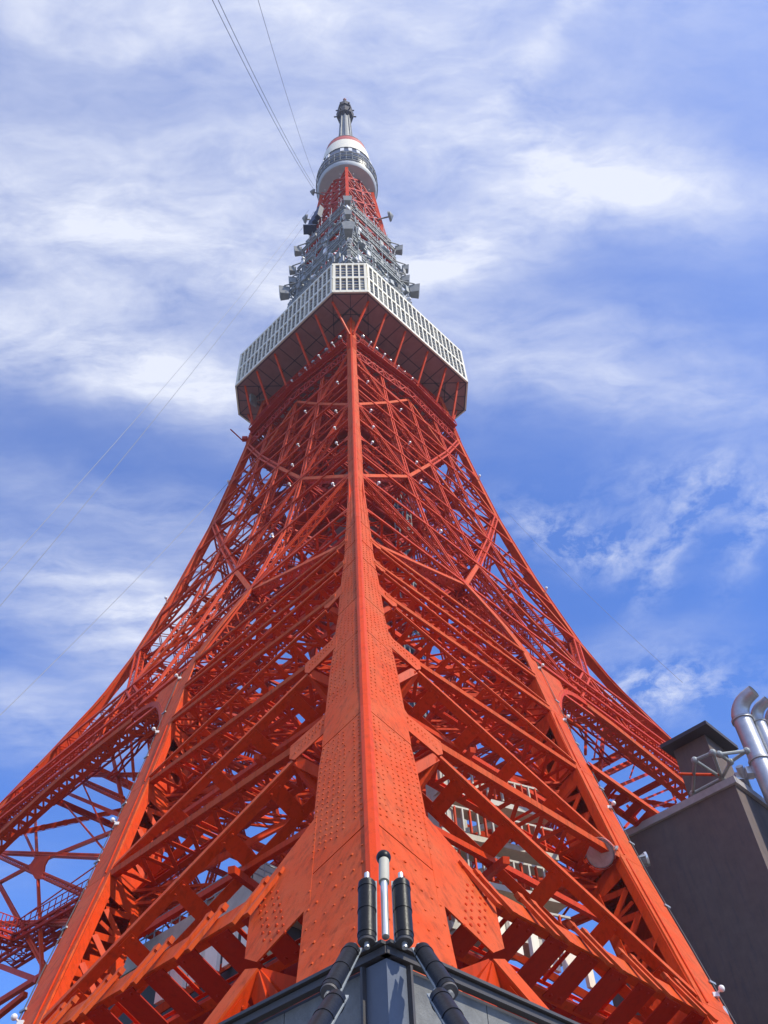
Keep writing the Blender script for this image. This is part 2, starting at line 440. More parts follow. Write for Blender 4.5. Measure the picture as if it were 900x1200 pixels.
# inner faces of the ridge chord box
for s in (1, -1):
    mb = MB(); hh = [2, 15, 30, 45, 61.4, 68, 82.5, 95, 108, 128, 143.4]
    for a_, c_ in zip(hh[:-1], hh[1:]):
        def dep(h): return min(2.4, bw(h)*1.0)
        P = [FP(s, bw(a_)-.12, a_, .05), FP(s, bw(a_)-.02, a_, .05), FP(s, bw(a_)-.02, a_, dep(a_)), FP(s, bw(a_)-.12, a_, dep(a_)),
             FP(s, bw(c_)-.12, c_, .05), FP(s, bw(c_)-.02, c_, .05), FP(s, bw(c_)-.02, c_, dep(c_)), FP(s, bw(c_)-.12, c_, dep(c_))]
        if s < 0: P = [P[3], P[2], P[1], P[0], P[7], P[6], P[5], P[4]]
        mb.hexa(P)
    QUAD.append(('chord_web', mb, 'paint', [], False, None, False, 0))
# ridge angle: a rounded strip that closes the corner
mb = MB(); hh = [2, 15, 22, 30, 38, 45, 53, 61.4, 68, 75.7, 82.5, 95, 108, 118, 128, 143.6]
for a_, c_ in zip(hh[:-1], hh[1:]):
    def ring(h):
        k = 1.0 if h < 55 else .8
        return [FP(-1, .24*k, h, -.085), FP(-1, .24*k, h, -.125), FP(-1, 0.05, h, -.115), FP(1, 0.05, h, -.115), FP(1, .24*k, h, -.125), FP(1, .24*k, h, -.085)]
    A, C_ = ring(a_), ring(c_); i = len(mb.v); mb.v += [tuple(p) for p in A+C_]
    for k in range(6): l = (k+1) % 6; mb.f.append((i+k, i+l, i+6+l, i+6+k))
    mb.f.append((i+5, i+4, i+3, i+2, i+1, i)); mb.f.append(tuple(i+6+k for k in range(6)))
part('ridge_angle', mb, both=False)

# --- rivets on the near leg
for s in (1, -1):
    mb = MB(); al = FA(s); nr = -FI(s)
    h = 9.0
    while h < 100:
        dense = h > 20.2
        step = 0.40 if dense else 0.95
        up = (FP(s, 0, h+1)-FP(s, 0, h)).normalized()
        w = bw(h)-.15; nc = int((w-.45)/(0.30 if dense else 0.42))
        po = 0.10
        for k in range(nc+1):
            u = .42 + (w-.42)*k/max(1, nc)
            if 41 > h > 20.2 and k in (2,) and random.random() < .9: continue
            if not dense and random.random() < .12: continue
            hh_ = h - u*0.36 + (0.2 if (k % 2 and dense) else 0)
            if any(abs(hh_+u*.42-sm_) < .16 for sm_ in SEAMS): continue
            i_ = max(0, [j for j, x in enumerate(SEAMS) if x <= hh_+u*.42][-1])
            po = 0.055*(1-i_/len(SEAMS))+.02
            rivet(mb, FP(s, u, hh_, -po), al, up, nr, 0.062 if dense else 0.075)
        h += step
    QUAD.append(('rivet_rows', mb, 'faded', [], True, 'stuff', False, 0))

# --- leg girders between ridge chord and second chord
DEP = 2.6
for s in (1,):
    for k, h in enumerate(LEVELS[:6]):
        strip = .40 if h < 35 else .32 if h < 50 else .22
        g0 = bw(h) + (2.6 if h < 45 else 1.7 if h < 50 else 1.1)
        dp = DEP if h < 45 else 2.2 if h < 50 else 1.6 if h < 55 else 1.3
        if k == 0:
            # lowest girder: broad outer flange with paired brackets
            p0 = FP(s, bw(h)+.1, h); p1 = FP(s, ai(h)+.2, h-.4)
            mb, bt = heavy(p0, p1, FI(s), .85, 2.6, sp=1.9, bat=1.15, lace='B')
            kids = [('batten_plate', x, 'paint_shade') for x in bt]
            a, e2, e3 = frame(p0, p1, FI(s))
            n = 5
            for j in range(n):
                for dd in (-.42, .42):
                    c = p0+(p1-p0)*((j+.75)/(n+.3))+a*dd
                    x = MB(); x.bar(c-e2*.95-e3*.10-a*.25, c+e2*1.25-e3*.34+a*.25, a, e3, .26, .16)
                    x.bar(c-e2*.98-e3*.10-a*.27, c-e2*.70-e3*.10-a*.23, a, e3, .32, .22)
                    kids.append(('bracket', x, 'faded'))
            part('floor_girder', mb, kids=kids)
            # stub girder just behind it, seen through the battens
            part('floor_beam', light(FP(s, 4, h-1.5, 4.5), FP(s, ai(h), h-1.5, 4.5), FI(s), .8, 1.0, 1.6, .2, .14), 'paint_shade')
            for j in range(12):
                u = 3.6+j*1.35
                x = MB(); x.bar(FP(s, u, h+.2, 2.6), FP(s, u, h+2.2, 6.4), FA(s), Vector((0, 0, 1)), .26 if j % 3 else .5, .8)
                part('joist', x, 'paint_shade')
        else:
            p0 = FP(s, g0-1.2, h); p1 = FP(s, ai(h)+.15, h)
            mb, bt = heavy(p0, p1, FI(s)+Vector((0, 0, 1e-4)), strip, dp, sp=2.0 if h < 50 else 1.6, bat=.66 if h < 45 else .5, lace='N', strips=.38 if h < 45 else .22)
            if h > 45:
                inw_ = FI(s)+Vector((0, 0, 1e-4)); mb = light(p0, p1, inw_, strip+.05, dp, 1.35, .17, .19, (0, 0, 1, 0)); bt = []
                a_, e2_, e3_ = frame(p0, p1, inw_); k0 = len(mb.f); mb.bar(p0-e3_*.12, p1-e3_*.12, e2_, e3_, strip, .06); mb.faded.append((k0, k0+6))
                n_ = max(2, int((p1-p0).length/2.7))
                for j in range(n_+1):
                    c_ = p0.lerp(p1, j/n_)+e2_*(strip/2+.05); x = MB(); x.bar(c_+e3_*.1, c_+e3_*(dp-.1), a_, e2_, .34, .05); bt.append(x)
            part('horizontal_girder', mb, kids=[('batten_plate', x, 'paint') for x in bt])
            hb = LEVELS[k-1]
            q0 = FP(s, g0-.25, h-1.35*(1 if h < 50 else .7)); q1 = FP(s, ai(hb)+.1, hb+.55)
            mb, bt = heavy(q0, q1, FI(s), .42 if h < 45 else .26, dp*.92, sp=2.7 if h < 45 else 1.8, bat=.80 if h < 45 else .42, lace='B', strips=.46 if h < 45 else .24)
            if h > 45:
                mb = light(q0, q1, FI(s), .3, dp*.9, 1.5, .16, .2, (0, 0, 1, 0)); bt = []
                a_, e2_, e3_ = frame(q0, q1, FI(s)); k0 = len(mb.f); mb.bar(q0-e3_*.12, q1-e3_*.12, e2_, e3_, .26, .06); mb.faded.append((k0, k0+6))
                n_ = max(2, int((q1-q0).length/1.6))
                for j in range(n_+1):
                    c_ = q0.lerp(q1, j/n_)+e2_*.2; x = MB(); x.bar(c_+e3_*.1, c_+e3_*(dp*.9-.1), a_, e2_, .38, .05); bt.append(x)
            part('diagonal_girder', mb, kids=[('batten_plate', x, 'paint') for x in bt])
            # gusset plate on the outer face
            b0 = bw(h)-.25; t = .06; sc = 1.0 if h < 45 else .72 if h < 50 else .5
            pl = [FP(s, b0, h+1.9*sc, -.075), FP(s, bw(h)+.25, h+1.0*sc, -.075), FP(s, g0, h+.30, -.075), FP(s, g0-.05, h-1.0*sc, -.075), FP(s, g0-.5, h-1.55*sc, -.075), FP(s, b0, h-.55*sc, -.075)]
            x = MB(); x.prism(pl, FI(s)*t); y = MB()
            for q_ in range(9 if h < 45 else 0):
                for r_ in range(2):
                    uu = b0+.35+q_*(g0-b0-.6)/9; hh_ = h+.9-.13*q_-r_*.45-.25
                    rivet(y, FP(s, uu, hh_, -.075), FA(s), Vector((0, 0, 1)), -FI(s), .07)
            part('gusset_plate', x, 'faded', kids=[('rivet', y, 'faded')] if h < 45 else ())
            # short fan of struts in the lower side web beside the chord
            for q_, (uu, hh_) in enumerate(() if h > 50 else ((g0-2.2, h-1.9*sc), (g0-.9, h-3.3*sc), (g0-3.2, h-3.6*sc))):
                x = MB(); a0 = FP(s, g0-.5, h-1.5*sc, .2); a1 = FP(s, max(bw(h)-.6, uu), hh_-.2, dp)
                x.rod(a0, a1, .42*sc+.08)
                part('knee_strut', x)
    # dark underfloor panels inside the lowest girder
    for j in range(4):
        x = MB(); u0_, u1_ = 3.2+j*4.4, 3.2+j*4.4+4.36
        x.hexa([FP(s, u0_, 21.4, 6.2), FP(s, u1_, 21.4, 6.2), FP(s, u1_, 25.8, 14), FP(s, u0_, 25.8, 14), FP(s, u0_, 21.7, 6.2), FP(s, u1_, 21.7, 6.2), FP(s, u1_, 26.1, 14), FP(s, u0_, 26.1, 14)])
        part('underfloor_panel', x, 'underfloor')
        x = MB(); x.rod(FP(s, u0_, 21.2, 6.2), FP(s, u0_, 25.6, 14), .4); part('joist', x, 'paint_shade')
    for w_ in (6.3, 8.6, 11.2):
        x = MB(); x.rod(FP(s, 3.4, 21.1+(w_-6.2)*.56, w_), FP(s, 20.6, 21.1+(w_-6.2)*.56, w_), .38); part('joist', x, 'paint_shade')
    # large foot gusset
    pl = [FP(s, 2.9, 22.2, -.08), FP(s, 6.25, 18.9, -.08), FP(s, 6.0, 15.8, -.08), FP(s, 5.3, 15.3, -.08), FP(s, 2.9, 16.7, -.08)]
    x = MB(); x.prism(pl, FI(s)*.07); y = MB()
    for q_ in range(4):
        for r_ in range(7):
            rivet(y, FP(s, 5.7-.35*q_-.12*r_+.1, 18.7-r_*.42-(q_ % 2)*.2, -.08), FA(s), Vector((0, 0, 1)), -FI(s), .075)
    part('foot_gusset', x, 'faded', kids=[('rivet', y, 'paint')])
    q0 = FP(s, 5.6, 15.2); q1 = FP(s, 17.0, 3.5)
    mb, bt = heavy(q0, q1, FI(s), .85, 2.4, sp=2.4, bat=1.0, lace='B')
    part('foot_diagonal', mb, kids=[('batten_plate', z, 'paint') for z in bt])
    for q_, (du, dh) in enumerate(((2.3, -.2), (1.6, -2.6), (.3, -3.6))):
        x = MB(); x.rod(FP(s, 5.5, 15.0, .3), FP(s, 5.6-du, 15+dh, 2.2), .55); part('knee_strut', x)

# --- second chord: box with a latticed side web
for k in range(0, 5):
    h0, h1 = ([3]+LEVELS)[k], ([3]+LEVELS)[k+1]
    mb = MB(); s = 1; n = 3
    hs = [h0+(h1-h0)*j/n for j in range(n+1)]
    for a_, c_ in zip(hs[:-1], hs[1:]):
        mb.hexa([FP(s, ai(a_), a_, -.05-.01*k), FP(s, ao(a_), a_, -.05-.01*k), FP(s, ao(a_), a_, .06), FP(s, ai(a_), a_, .06),
                 FP(s, ai(c_), c_, -.05-.01*k), FP(s, ao(c_), c_, -.05-.01*k), FP(s, ao(c_), c_, .06), FP(s, ai(c_), c_, .06)])
    part('chord_flange', mb, 'faded')
    mb = MB()
    for a_, c_ in zip(hs[:-1], hs[1:]):
        mb.hexa([FP(s, ai(a_), a_, DEP), FP(s, ao(a_), a_, DEP), FP(s, ao(a_), a_, DEP+.1), FP(s, ai(a_), a_, DEP+.1),
                 FP(s, ai(c_), c_, DEP), FP(s, ao(c_), c_, DEP), FP(s, ao(c_), c_, DEP+.1), FP(s, ai(c_), c_, DEP+.1)])
        mb.hexa([FP(s, ao(a_)-.1, a_, .06), FP(s, ao(a_), a_, .06), FP(s, ao(a_), a_, DEP), FP(s, ao(a_)-.1, a_, DEP),
                 FP(s, ao(c_)-.1, c_, .06), FP(s, ao(c_), c_, .06), FP(s, ao(c_), c_, DEP), FP(s, ao(c_)-.1, c_, DEP)])
    part('chord_back', mb)
    # side web towards the ridge: two edge strips, end plates, zigzag between
    mb = MB(); T = .07
    def SW(h, w, o=0.0): return FP(1, ai(h)+.02+o, h, w)
    def quad(m_, h0_, w0, h1_, w1, wid):
        """flat bar in the side web plane"""
        p0 = SW(h0_, w0); p1 = SW(h1_, w1); a = (p1-p0).normalized(); nrm = FA(1)
        e = a.cross(nrm).normalized(); m_.bar(p0, p1, e, nrm, wid, T)
    quad(mb, h0, .27, h1, .27, .5); quad(mb, h0, DEP-.25, h1, DEP-.25, .5)
    quad(mb, h0+.1, 1.3, h0+1.7, 1.3, 1.9); quad(mb, h1-1.5, 1.3, h1-.1, 1.3, 1.9)
    z0, z1 = h0+1.7, h1-1.5
    nz = max(3, int((z1-z0)/.95)) if z1 > z0+1 else 0
    for j in range(nz):
        c0 = z0+(z1-z0)*j/nz; c1 = z0+(z1-z0)*(j+1)/nz
        quad(mb, c0, .6 if j % 2 else DEP-.45, c1, DEP-.45 if j % 2 else .6, .36)
        if j % 3 == 2: quad(mb, c1, .6, c1, DEP-.3, .22)
    part('chord_side_web', mb)
# chord between 53 and 68
s = 1
mb = MB()
hs = [53.2, 55.5, 57.6, 59.5, 61, 64, 68.2]
for a_, c_ in zip(hs[:-1], hs[1:]):
    mb.hexa([FP(s, ai(a_), a_, -.06), FP(s, ao(a_), a_, -.06), FP(s, ao(a_), a_, .06), FP(s, ai(a_), a_, .06),
             FP(s, ai(c_), c_, -.06), FP(s, ao(c_), c_, -.06), FP(s, ao(c_), c_, .06), FP(s, ai(c_), c_, .06)])
part('chord_flange', mb, 'faded')
part('chord_lattice', light(FP(s, ac(57), 57, .1), FP(s, ac(68.2), 68.2, .1), FI(s), 1.3, 1.6, 1.0, .2, .14))

# --- upper face lattice, checkerboard of diagonals
UP = LEVELS[5:]
def col(i, h): return [0, ac(h), half(h)][i]
for k in range(len(UP)):
    h = UP[k]; tn = 1.0 - .35*k/len(UP)
    # horizontals ridge -> middle
    if h < 128:
        if h < 60:
            part('ring_girder', light(FP(s, ao(h)-.6, h), FP(s, half(h), h), FI(s), .7, 1.6, 1.4, .26, .18))
            part('ring_beam', light(FP(s, ai(h)+.6, h-3.2, .1), FP(s, half(h-3.2), h-3.2, .1), FI(s), .5, 1.6, 1.3, .22, .16))
        else:
            p0 = FP(s, bw(h)-.1, h); p1 = FP(s, half(h), h)
            big = k in (1, 2)
            part('ring_beam', light(p0, p1, FI(s), .34 if not big else .45, .8 if not big else 1.4, 1.1, .12 if not big else .18, .08 if not big else .11))
            part('gusset_plate', (lambda x: (x.prism([FP(s, bw(h)-.15, h+.8, -.03), FP(s, bw(h)+.9, h+.1, -.03), FP(s, bw(h)+.9, h-.25, -.03), FP(s, bw(h)-.15, h-.9, -.03)], FI(s)*.05), x)[1])(MB()))
    if k < len(UP)-1:
        h2 = UP[k+1]
        wdt = 1.15*tn if k < 2 else .95*tn
        for c in (0, 1):
            # checkerboard: nodes joined are (column+level) even
            lo_c, hi_c = (c, c+1) if (c+k) % 2 == 0 else (c+1, c)
            def nd(i, hh_): return FP(s, (bw(hh_)-.1 if i == 0 else col(i, hh_)), hh_, .08)
            pa, pb = nd(lo_c, h), nd(hi_c, h2)
            if (c+k) % 2 == 0:
                mb, bt = heavy(pa, pb, FI(s), .48*tn+.05, .8, sp=1.3, bat=.35, lace='N', strips=.18)
                for y in bt:
                    mb.join(y)
                part('brace', mb)
            else:
                part('lattice_brace', light(pa, pb, FI(s), wdt, .7, .75, .17, .10))
        # vertical chords
        if k >= 1: part('upright', light(FP(s, ac(h), h, .1), FP(s, ac(h2), h2, .1), FI(s), .72*tn+.1, .7, .9, .17, .09))
        QUAD.append(('upright', light(FP(s, half(h), h, .1), FP(s, half(h2), h2, .1), FI(s), .72*tn+.1, .7, .9, .17, .09), 'paint', [], False, None, False, 1))
        # interior plan bracing at each level
        part('plan_brace', light(FP(s, ac(h), h, .4), Vector((0, -rh(h)+ac(h)*R2, h)), Vector((0, 0, -1)), .7, .7, 1.4, .16, .10), 'paint_shade')
        x = MB(); x.rod(FP(s, ac(h), h, .6), (s*2.0, -6.5, h), .32); x.rod(FP(s, half(h), h, .5), (s*5.0, -1.0, h-.5), .30); part('plan_tie', x, 'paint_shade')
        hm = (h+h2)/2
        part('inner_beam', light(FP(s, 3, hm, 3.2), FP(s, half(hm), hm, 3.2), FI(s), .5, .7, 1.2, .14, .10), 'paint_shade')
        part('inner_brace', light(FP(s, ac(h)*.9, h, 3.4), FP(s, half(h2), h2, 3.4), FI(s), .5, .5, 1.1, .13, .08), 'paint_shade')
        part('inner_brace', light(FP(s, half(h), h, 4.0), FP(s, ac(h2)*.7, h2, 4.0), FI(s), .5, .5, 1.1, .13, .08), 'paint_shade')

# --- white flood lamps on the ring beams (near faces only)
lamp_pts = []
for h in (95.8, 102, 108.2, 118.9, 82.6):
    for f in (.16, .66):
        lamp_pts.append((h, f*half(h)+(.6 if h > 100 else 0)))
for (h, u) in lamp_pts:
    mb = MB(); c = FP(1, u, h+.35, -.35); mb.sphere(c, .19, 8, 6); mb.rod(c, FP(1, u, h, 0.05), .1)
    part('flood_lamp', mb, 'ballwhite', near=True, sm=True)
# mid level thin rails between the rings
for k in range(2, len(UP)-1):
    hm = (UP[k]+UP[k+1])/2
    x = MB(); x.bar(FP(1, bw(hm), hm, .05), FP(1, half(hm), hm, .05), Vector((0, 0, 1)), FI(1), .22, .3); part('rail_beam', x)

# --- arch between the legs
mb = MB(); N = 14
def arch_h(t): return 56.0 - 7.5*abs(2*t-1)**3.2
pts = []
for j in range(N+1):
    hh_ = None
    t = j/N
    uu_a = ao(50)-.3; uu_b = rh(56)*R2 - uu_a
    u = uu_a + (half(56)-uu_a)*t
    hh_ = arch_h(.5*t)
    pts.append((u, hh_))
flm = MB(); AD = 1.7
for (u0, h0), (u1, h1) in zip(pts[:-1], pts[1:]):
    p0, p1 = FP(1, u0, h0, -.03), FP(1, u1, h1, -.03); a, e2, e3 = frame(p0, p1, FI(1)+Vector((0, 0, 1e-4)))
    flm.bar(p0, p1, e2, e3, .5, .08); flm.bar(p0+e3*AD, p1+e3*AD, e2, e3, .4, .08)
    for d in (.25, AD-.25): flm.bar(p0+e3*d+e2*.2, p1+e3*d+e2*.2, e3, e2, .45, .05)
    flm.bar(p0+e3*.2+e2*.24, p0+e3*(AD-.2)+e2*.24, a, e2, .4, .05)
    q0 = p0+e3*.3+e2*.29; q1 = p1+e3*(AD-.3)+e2*.29; dd = (q1-q0).normalized(); flm.bar(q0, q1, dd.cross(e2), e2, .2, .04)
part('arch_girder', flm)
x = MB(); x.prism([FP(1, u_, h_, -.09) for u_, h_ in pts[:7]]+[FP(1, pts[6][0], 56.6, -.09), FP(1, pts[0][0]-.2, 56.6, -.09)], FI(1)*.07)
part('arch_gusset', x, 'faded')
for u in (27.5, 29.2):
    x = MB(); x.rod(FP(1, u, arch_h(.3)-.2, .4), FP(1, u, 57.3, .4), .4); part('arch_post', x)

# --- interior of each leg: fourth chord, plan crosses, inner faces
def IC(h): return Vector((0, -rh(h)+ac(h)*R2, h))
hs = [3]+LEVELS[:6]
for k in range(len(hs)-1):
    h, h2 = hs[k], hs[k+1]
    part('inner_chord', light(IC(h), IC(h2), Vector((0, 1, 0)), 1.6, 1.6, 1.6, .3, .2), both=False)
for k, h in enumerate(LEVELS[:6]):
    A = FP(1, ac(h), h, 1.2); I = IC(h)
    part('inner_girder', light(A, I, FP(-1, 0, h)-FP(-1, 1, h), .8, 1.4, 1.8, .22, .16))
    hb = hs[k]
    Ab = FP(1, ac(hb), hb, 1.2); Ib = IC(hb)
    part('inner_diagonal', light(I, Ab, Vector((.7, -.7, 0)), .7, .8, 1.8, .16, .11))
    part('plan_brace', light(A, Vector((0, -rh(h)+ac(h)/R2, h-.2)), Vector((0, 0, -1)), .9, .8, 1.3, .18, .13))
    QUAD.append(('plan_brace', light(Vector((0, -rh(h)+2, h-.2)), IC(h), Vector((0, 0, -1)), .9, .8, 1.3, .18, .13), 'paint', [], False, None, False, 0))
    if k in (1, 2, 3):
        x = MB(); x.box((0, -rh(h)+ac(h)/R2, h-.3), 3.2, 3.2, .12, (Vector((.7071, .7071, 0)), Vector((-.7071, .7071, 0)), Vector((0, 0, 1))))
        part('cross_plate', x, both=False)
    if 0 < k < 4:
        hm = (h+hb)/2
        x = MB(); x.rod(FP(1, ac(hm)*.45, hm, 1.0), IC(h)-Vector((0, 3, 0)), .34); x.rod(FP(1, ac(hb), hb, 2.2), Vector((0, -rh(h)+ac(h)/R2, h)), .36); part('leg_tie', x)
        x = MB(); x.rod(FP(1, bw(hm)+.2, hm+1, 1.8), FP(1, ai(hm), hm+1.2, 1.8), .3); part('leg_tie', x)

# --- deep girder band under the deck, with walkway rails and lamps
for (h, off, w_, dp, nm) in ((129.3, .25, 1.8, 1.6, 'band_girder'), (132.0, -.1, .8, 1.4, 'band_girder'), (134.6, .3, 1.6, 1.4, 'band_girder')):
    def BP(u, hh_): return FP(1, u, hh_, off-.9*(u/half(130)))
    mb = MB(); q0, q1 = BP(.9, h), BP(half(h)+.01, h)
    for dz_ in (-w_/2, w_/2):
        o_ = Vector((0, 0, dz_)); mb.join(light(q0+o_, q1+o_, FI(1), .3, dp, .9, .16, .1))
    n_ = int((q1-q0).length/1.1)
    for j in range(n_):
        a0 = q0.lerp(q1, j/n_); a1 = q0.lerp(q1, (j+1)/n_); sg = 1 if j % 2 else -1
        mb.rod(a0+Vector((0, 0, sg*w_/2)), a1-Vector((0, 0, sg*w_/2)), .16); mb.rod(a0-Vector((0, 0, w_/2)), a0+Vector((0, 0, w_/2)), .14)
    part(nm, mb, 'paint_shade')
x = MB()
for j in range(14):
    u = j*half(131)/13.5
    x.rod(FP(1, u+1.0, 132.2, -1.0), FP(1, u+1.0, 133.4, -1.0), .09)
for hh_ in (132.8, 133.4): x.rod(FP(1, 1.0, hh_, -1.0), FP(1, half(131)+.9, hh_, -1.9), .09)
x.bar(FP(1, 1.0, 132.1, -.4), FP(1, half(131)+.4, 132.1, -1.2), FI(1), Vector((0, 0, 1)), 1.2, .12)
part('walkway', x, 'paint_shade')
for f in (.12, .37, .62, .88):
    u = f*half(131)
    y = MB(); c = FP(1, u, 134.9, -1.1); y.sphere(c, .34, 8, 6); y.rod(c, FP(1, u, 134.6, 0), .12); part('flood_lamp', y, 'balldark', near=True, sm=True)
    y = MB(); c = FP(1, u+1.0, 132.6, -1.9); y.sphere(c, .2, 8, 6); y.rod(c, FP(1, u+1, 132.1, -1.2), .1); part('flood_lamp', y, 'ballwhite', near=True, sm=True)
# struts from the band to the underside of the deck
for (u0, u1) in ((.2, 1.6), (4.6, 5.4), (9.4, 9.9)):
    y = MB(); y.rod(FP(1, u0, 135.4, -.2), Vector((u1/R2+1.9 if u0 < 1 else (u0+.4)/R2+2.45, (-20.7+1.6) if u0 < 1 else -rh(135)+(u0)/R2-2.6, 143.6)), .30); part('deck_strut', y)
for k in range(4):
    y = light(FP(1, 1+k*3.2, 135.5, .5), FP(1, 2.6+k*3.2, 142.8, .5), FI(1), .4, .4, .8, .12, .08); part('deck_brace', y, 'paint_shade')
for (h, o) in ((137.5, 0), (140.5, 0)):
    part('band_beam', light(FP(1, .8, h), FP(1, half(h), h), FI(1), .8, 1.2, 1.1, .16, .12), 'paint_shade')

# chord top collar (ladder like rings above the band at the ridge)
x = MB()
for j in range(9):
    hh_ = 130+j*.55; x.bar(FP(-1, 1.0, hh_, -.16), FP(-1, 0, hh_, -.16), Vector((0, 0, 1)), FI(-1), .16, .06); x.bar(FP(1, 0, hh_, -.16), FP(1, 1.0, hh_, -.16), Vector((0, 0, 1)), FI(1), .16, .06)
part('collar_rib', x, both=False)

# --- link the queue, four legs by rotation
mesh_cache = {}
for leg in range(4):
    for idx, (nm, mb, mt, kids, near, kind, smt, side) in enumerate(QUAD):
        if near and leg: continue
        if leg in (1, 3) and nm == 'chord_flange': continue
        if leg in (1, 3) and nm not in ('chord_plate', 'chord_web', 'ridge_angle') and max(v[2] for v in mb.v) < 60.5:
            # the side legs are slimmer below the ring: their inner halves are built separately
            continue
        if leg == 2 and (nm.startswith(('arch', 'ring')) and max(v[2] for v in mb.v) < 60 or nm in ('gusset_plate', 'knee_strut', 'ridge_angle', 'collar_rib', 'bracket')): continue
        key = idx
        if key not in mesh_cache:
            me = bpy.data.meshes.new(nm); me.from_pydata(mb.v, [], mb.f); me.materials.append(M[mt]); pale_faces(me, mb)
            if smt: smooth(me)
            kk = []
            if kids:
                if leg == 0:
                    for (kn, kb, km) in kids:
                        m2 = bpy.data.meshes.new(kn); m2.from_pydata(kb.v, [], kb.f); m2.materials.append(M[km]); kk.append((kn, m2))
            mesh_cache[key] = (me, kk)
        me, kk = mesh_cache[key]
        o = bpy.data.objects.new(nm, me); COL.objects.link(o); o.parent = TOWER; o.rotation_euler = (0, 0, leg*math.pi/2)
        if kind: o['kind'] = kind
        if leg == 0:
            for kn, m2 in kk:
                c = bpy.data.objects.new(kn, m2); COL.objects.link(c); c.parent = o
                if kn == 'rivet': c['kind'] = 'stuff'
        elif kids and leg in (1, 3):
            # battens of the side legs joined into one lacing part
            key2 = ('j', idx)
            if key2 not in mesh_cache:
                j_ = MB()
                for (kn, kb, km) in kids:
                    j_.join(kb)
                m3 = bpy.data.meshes.new('lacing'); m3.from_pydata(j_.v, [], j_.f); m3.materials.append(M[mt]); mesh_cache[key2] = m3
            c = bpy.data.objects.new('lacing', mesh_cache[key2]); COL.objects.link(c); c.parent = o

# conduit runs clipped along the outer edges of the second chords
for s in (1, -1):
    mb = MB(); hs_ = [5, 12, 18.9, 24, 30, 35, 40, 45, 50, 55, 57.6]
    for a_, c_ in zip(hs_[:-1], hs_[1:]): mb.tube(FP(s, ao(a_)+.12, a_, -.1), FP(s, ao(c_)+.12, c_, -.1), .035, .035, 6)
    add('conduit', mb, 'trim', TOWER)
    for h in (21, 27, 33, 39, 45, 51):
        mb = MB(); mb.rod(FP(s, ao(h)-.2, h, -.12), FP(s, ao(h)+.35, h, -.12), .1); add('conduit_clip', mb, 'bezel', TOWER)
    for h0_, h1_ in ((19, 30.4), (30.8, 40), (40.4, 48)):
        mb = MB(); mb.tube(FP(s, ai(h0_)+.5, h0_, -.1), FP(s, ai(h1_)+.5, h1_, -.1), .05, .05, 6); add('conduit', mb, 'paint', TOWER)

# small marker lamps on the second chords
for s in (1, -1):
    for h in (20, 36.5, 48, 56):
        mb = MB(); u = (ai(h)+ao(h))/2+.8; c = FP(s, u, h, -.5); mb.sphere(c, .16, 8, 6); mb.rod(c, FP(s, u, h, 0), .07); mb.box(FP(s, u, h, -.1), .3, .3, .2)
        add('marker_lamp', mb, 'ballwhite', TOWER, True)
for s in (1, -1):
    for h in (118, 92):
        c = Vector((s*(rh(h)-.2), -1.2, h)); mb = MB(); mb.sphere(c, .22, 8, 6); mb.rod(c, (c.x, 0, c.z), .12); add('marker_lamp', mb, 'ballwhite', TOWER, True)

# --- inner floors round the shaft
for z, r_o in ((126.9, 17.6), (107.4, 10.5), (94.6, 9.5)):
    mb = MB(); mb.prism([Vector((0, -r_o, z)), Vector((r_o, 0, z)), Vector((0, r_o, z)), Vector((-r_o, 0, z))], Vector((0, 0, .3))); fo = add('inner_floor', mb, 'paint_shade', TOWER)
    for j in range(-6, 7):
        for ax_, bx_ in ((Vector((1, 1, 0))/R2, Vector((1, -1, 0))/R2), (Vector((1, -1, 0))/R2, Vector((1, 1, 0))/R2)):
            c = bx_*(j*r_o/R2/6.5); mb = MB(); mb.bar(c-ax_*(r_o/R2-.2)-Vector((0, 0, .2)), c+ax_*(r_o/R2-.2)-Vector((0, 0, .2)), Vector((0, 0, 1)), bx_, .5, .2); add('floor_rib', mb, 'paint_shade', fo)

# --- elevator core
ax = (Vector((1/R2, 1/R2, 0)), Vector((-1/R2, 1/R2, 0)), Vector((0, 0, 1)))
mb = MB(); CW = 4.1
for z in [26+i*3.9 for i in range(30)]:
    for (sx_, sy_) in ((1, 0), (-1, 0), (0, 1), (0, -1)):
        e = ax[0]*sx_+ax[1]*sy_; t = ax[1] if sx_ else ax[0]
        mb.bar(e*CW - t*CW + Vector((0, 0, z)), e*CW + t*CW + Vector((0, 0, z)), Vector((0, 0, 1)), e, .5, .3)
        a0 = e*CW - t*CW + Vector((0, 0, z)); a1 = e*CW + t*CW + Vector((0, 0, z+3.9)); d = (a1-a0).normalized(); mb.bar(a0, a1, d.cross(e), e, .28, .16)
for sx_ in (-1, 1):
    for sy_ in (-1, 1):
        c = ax[0]*sx_*CW+ax[1]*sy_*CW; mb.bar(c+Vector((0, 0, 20)), c+Vector((0, 0, 143)), ax[0], ax[1], .6, .6)
core = add('elevator_frame', mb, 'paint_shade', TOWER)
mb = MB(); mb.bar(Vector((0, 0, 20)), Vector((0, 0, 143)), ax[0], ax[1], CW*1.45, CW*1.45); add('elevator_shaft', mb, 'soffit', TOWER)
mb = MB()
for z in [62+i*1.6 for i in range(32)]:
    c = -ax[1]*(CW+4.1)-ax[0]*.6; mb.bar(c-ax[0]*(-.2)+Vector((0, 0, z)), c+ax[0]*(3.9)+Vector((0, 0, z)), Vector((0, 0, 1)), ax[1], .16, .1)
for j in range(5):
    c = -ax[1]*(CW+4.12)+ax[0]*(-.4+j*.92); mb.bar(c+Vector((0, 0, 62)), c+Vector((0, 0, 112)), ax[0], ax[1], .16, .1)
sc_ = add('stair_cage', mb, 'panelgrey', TOWER)
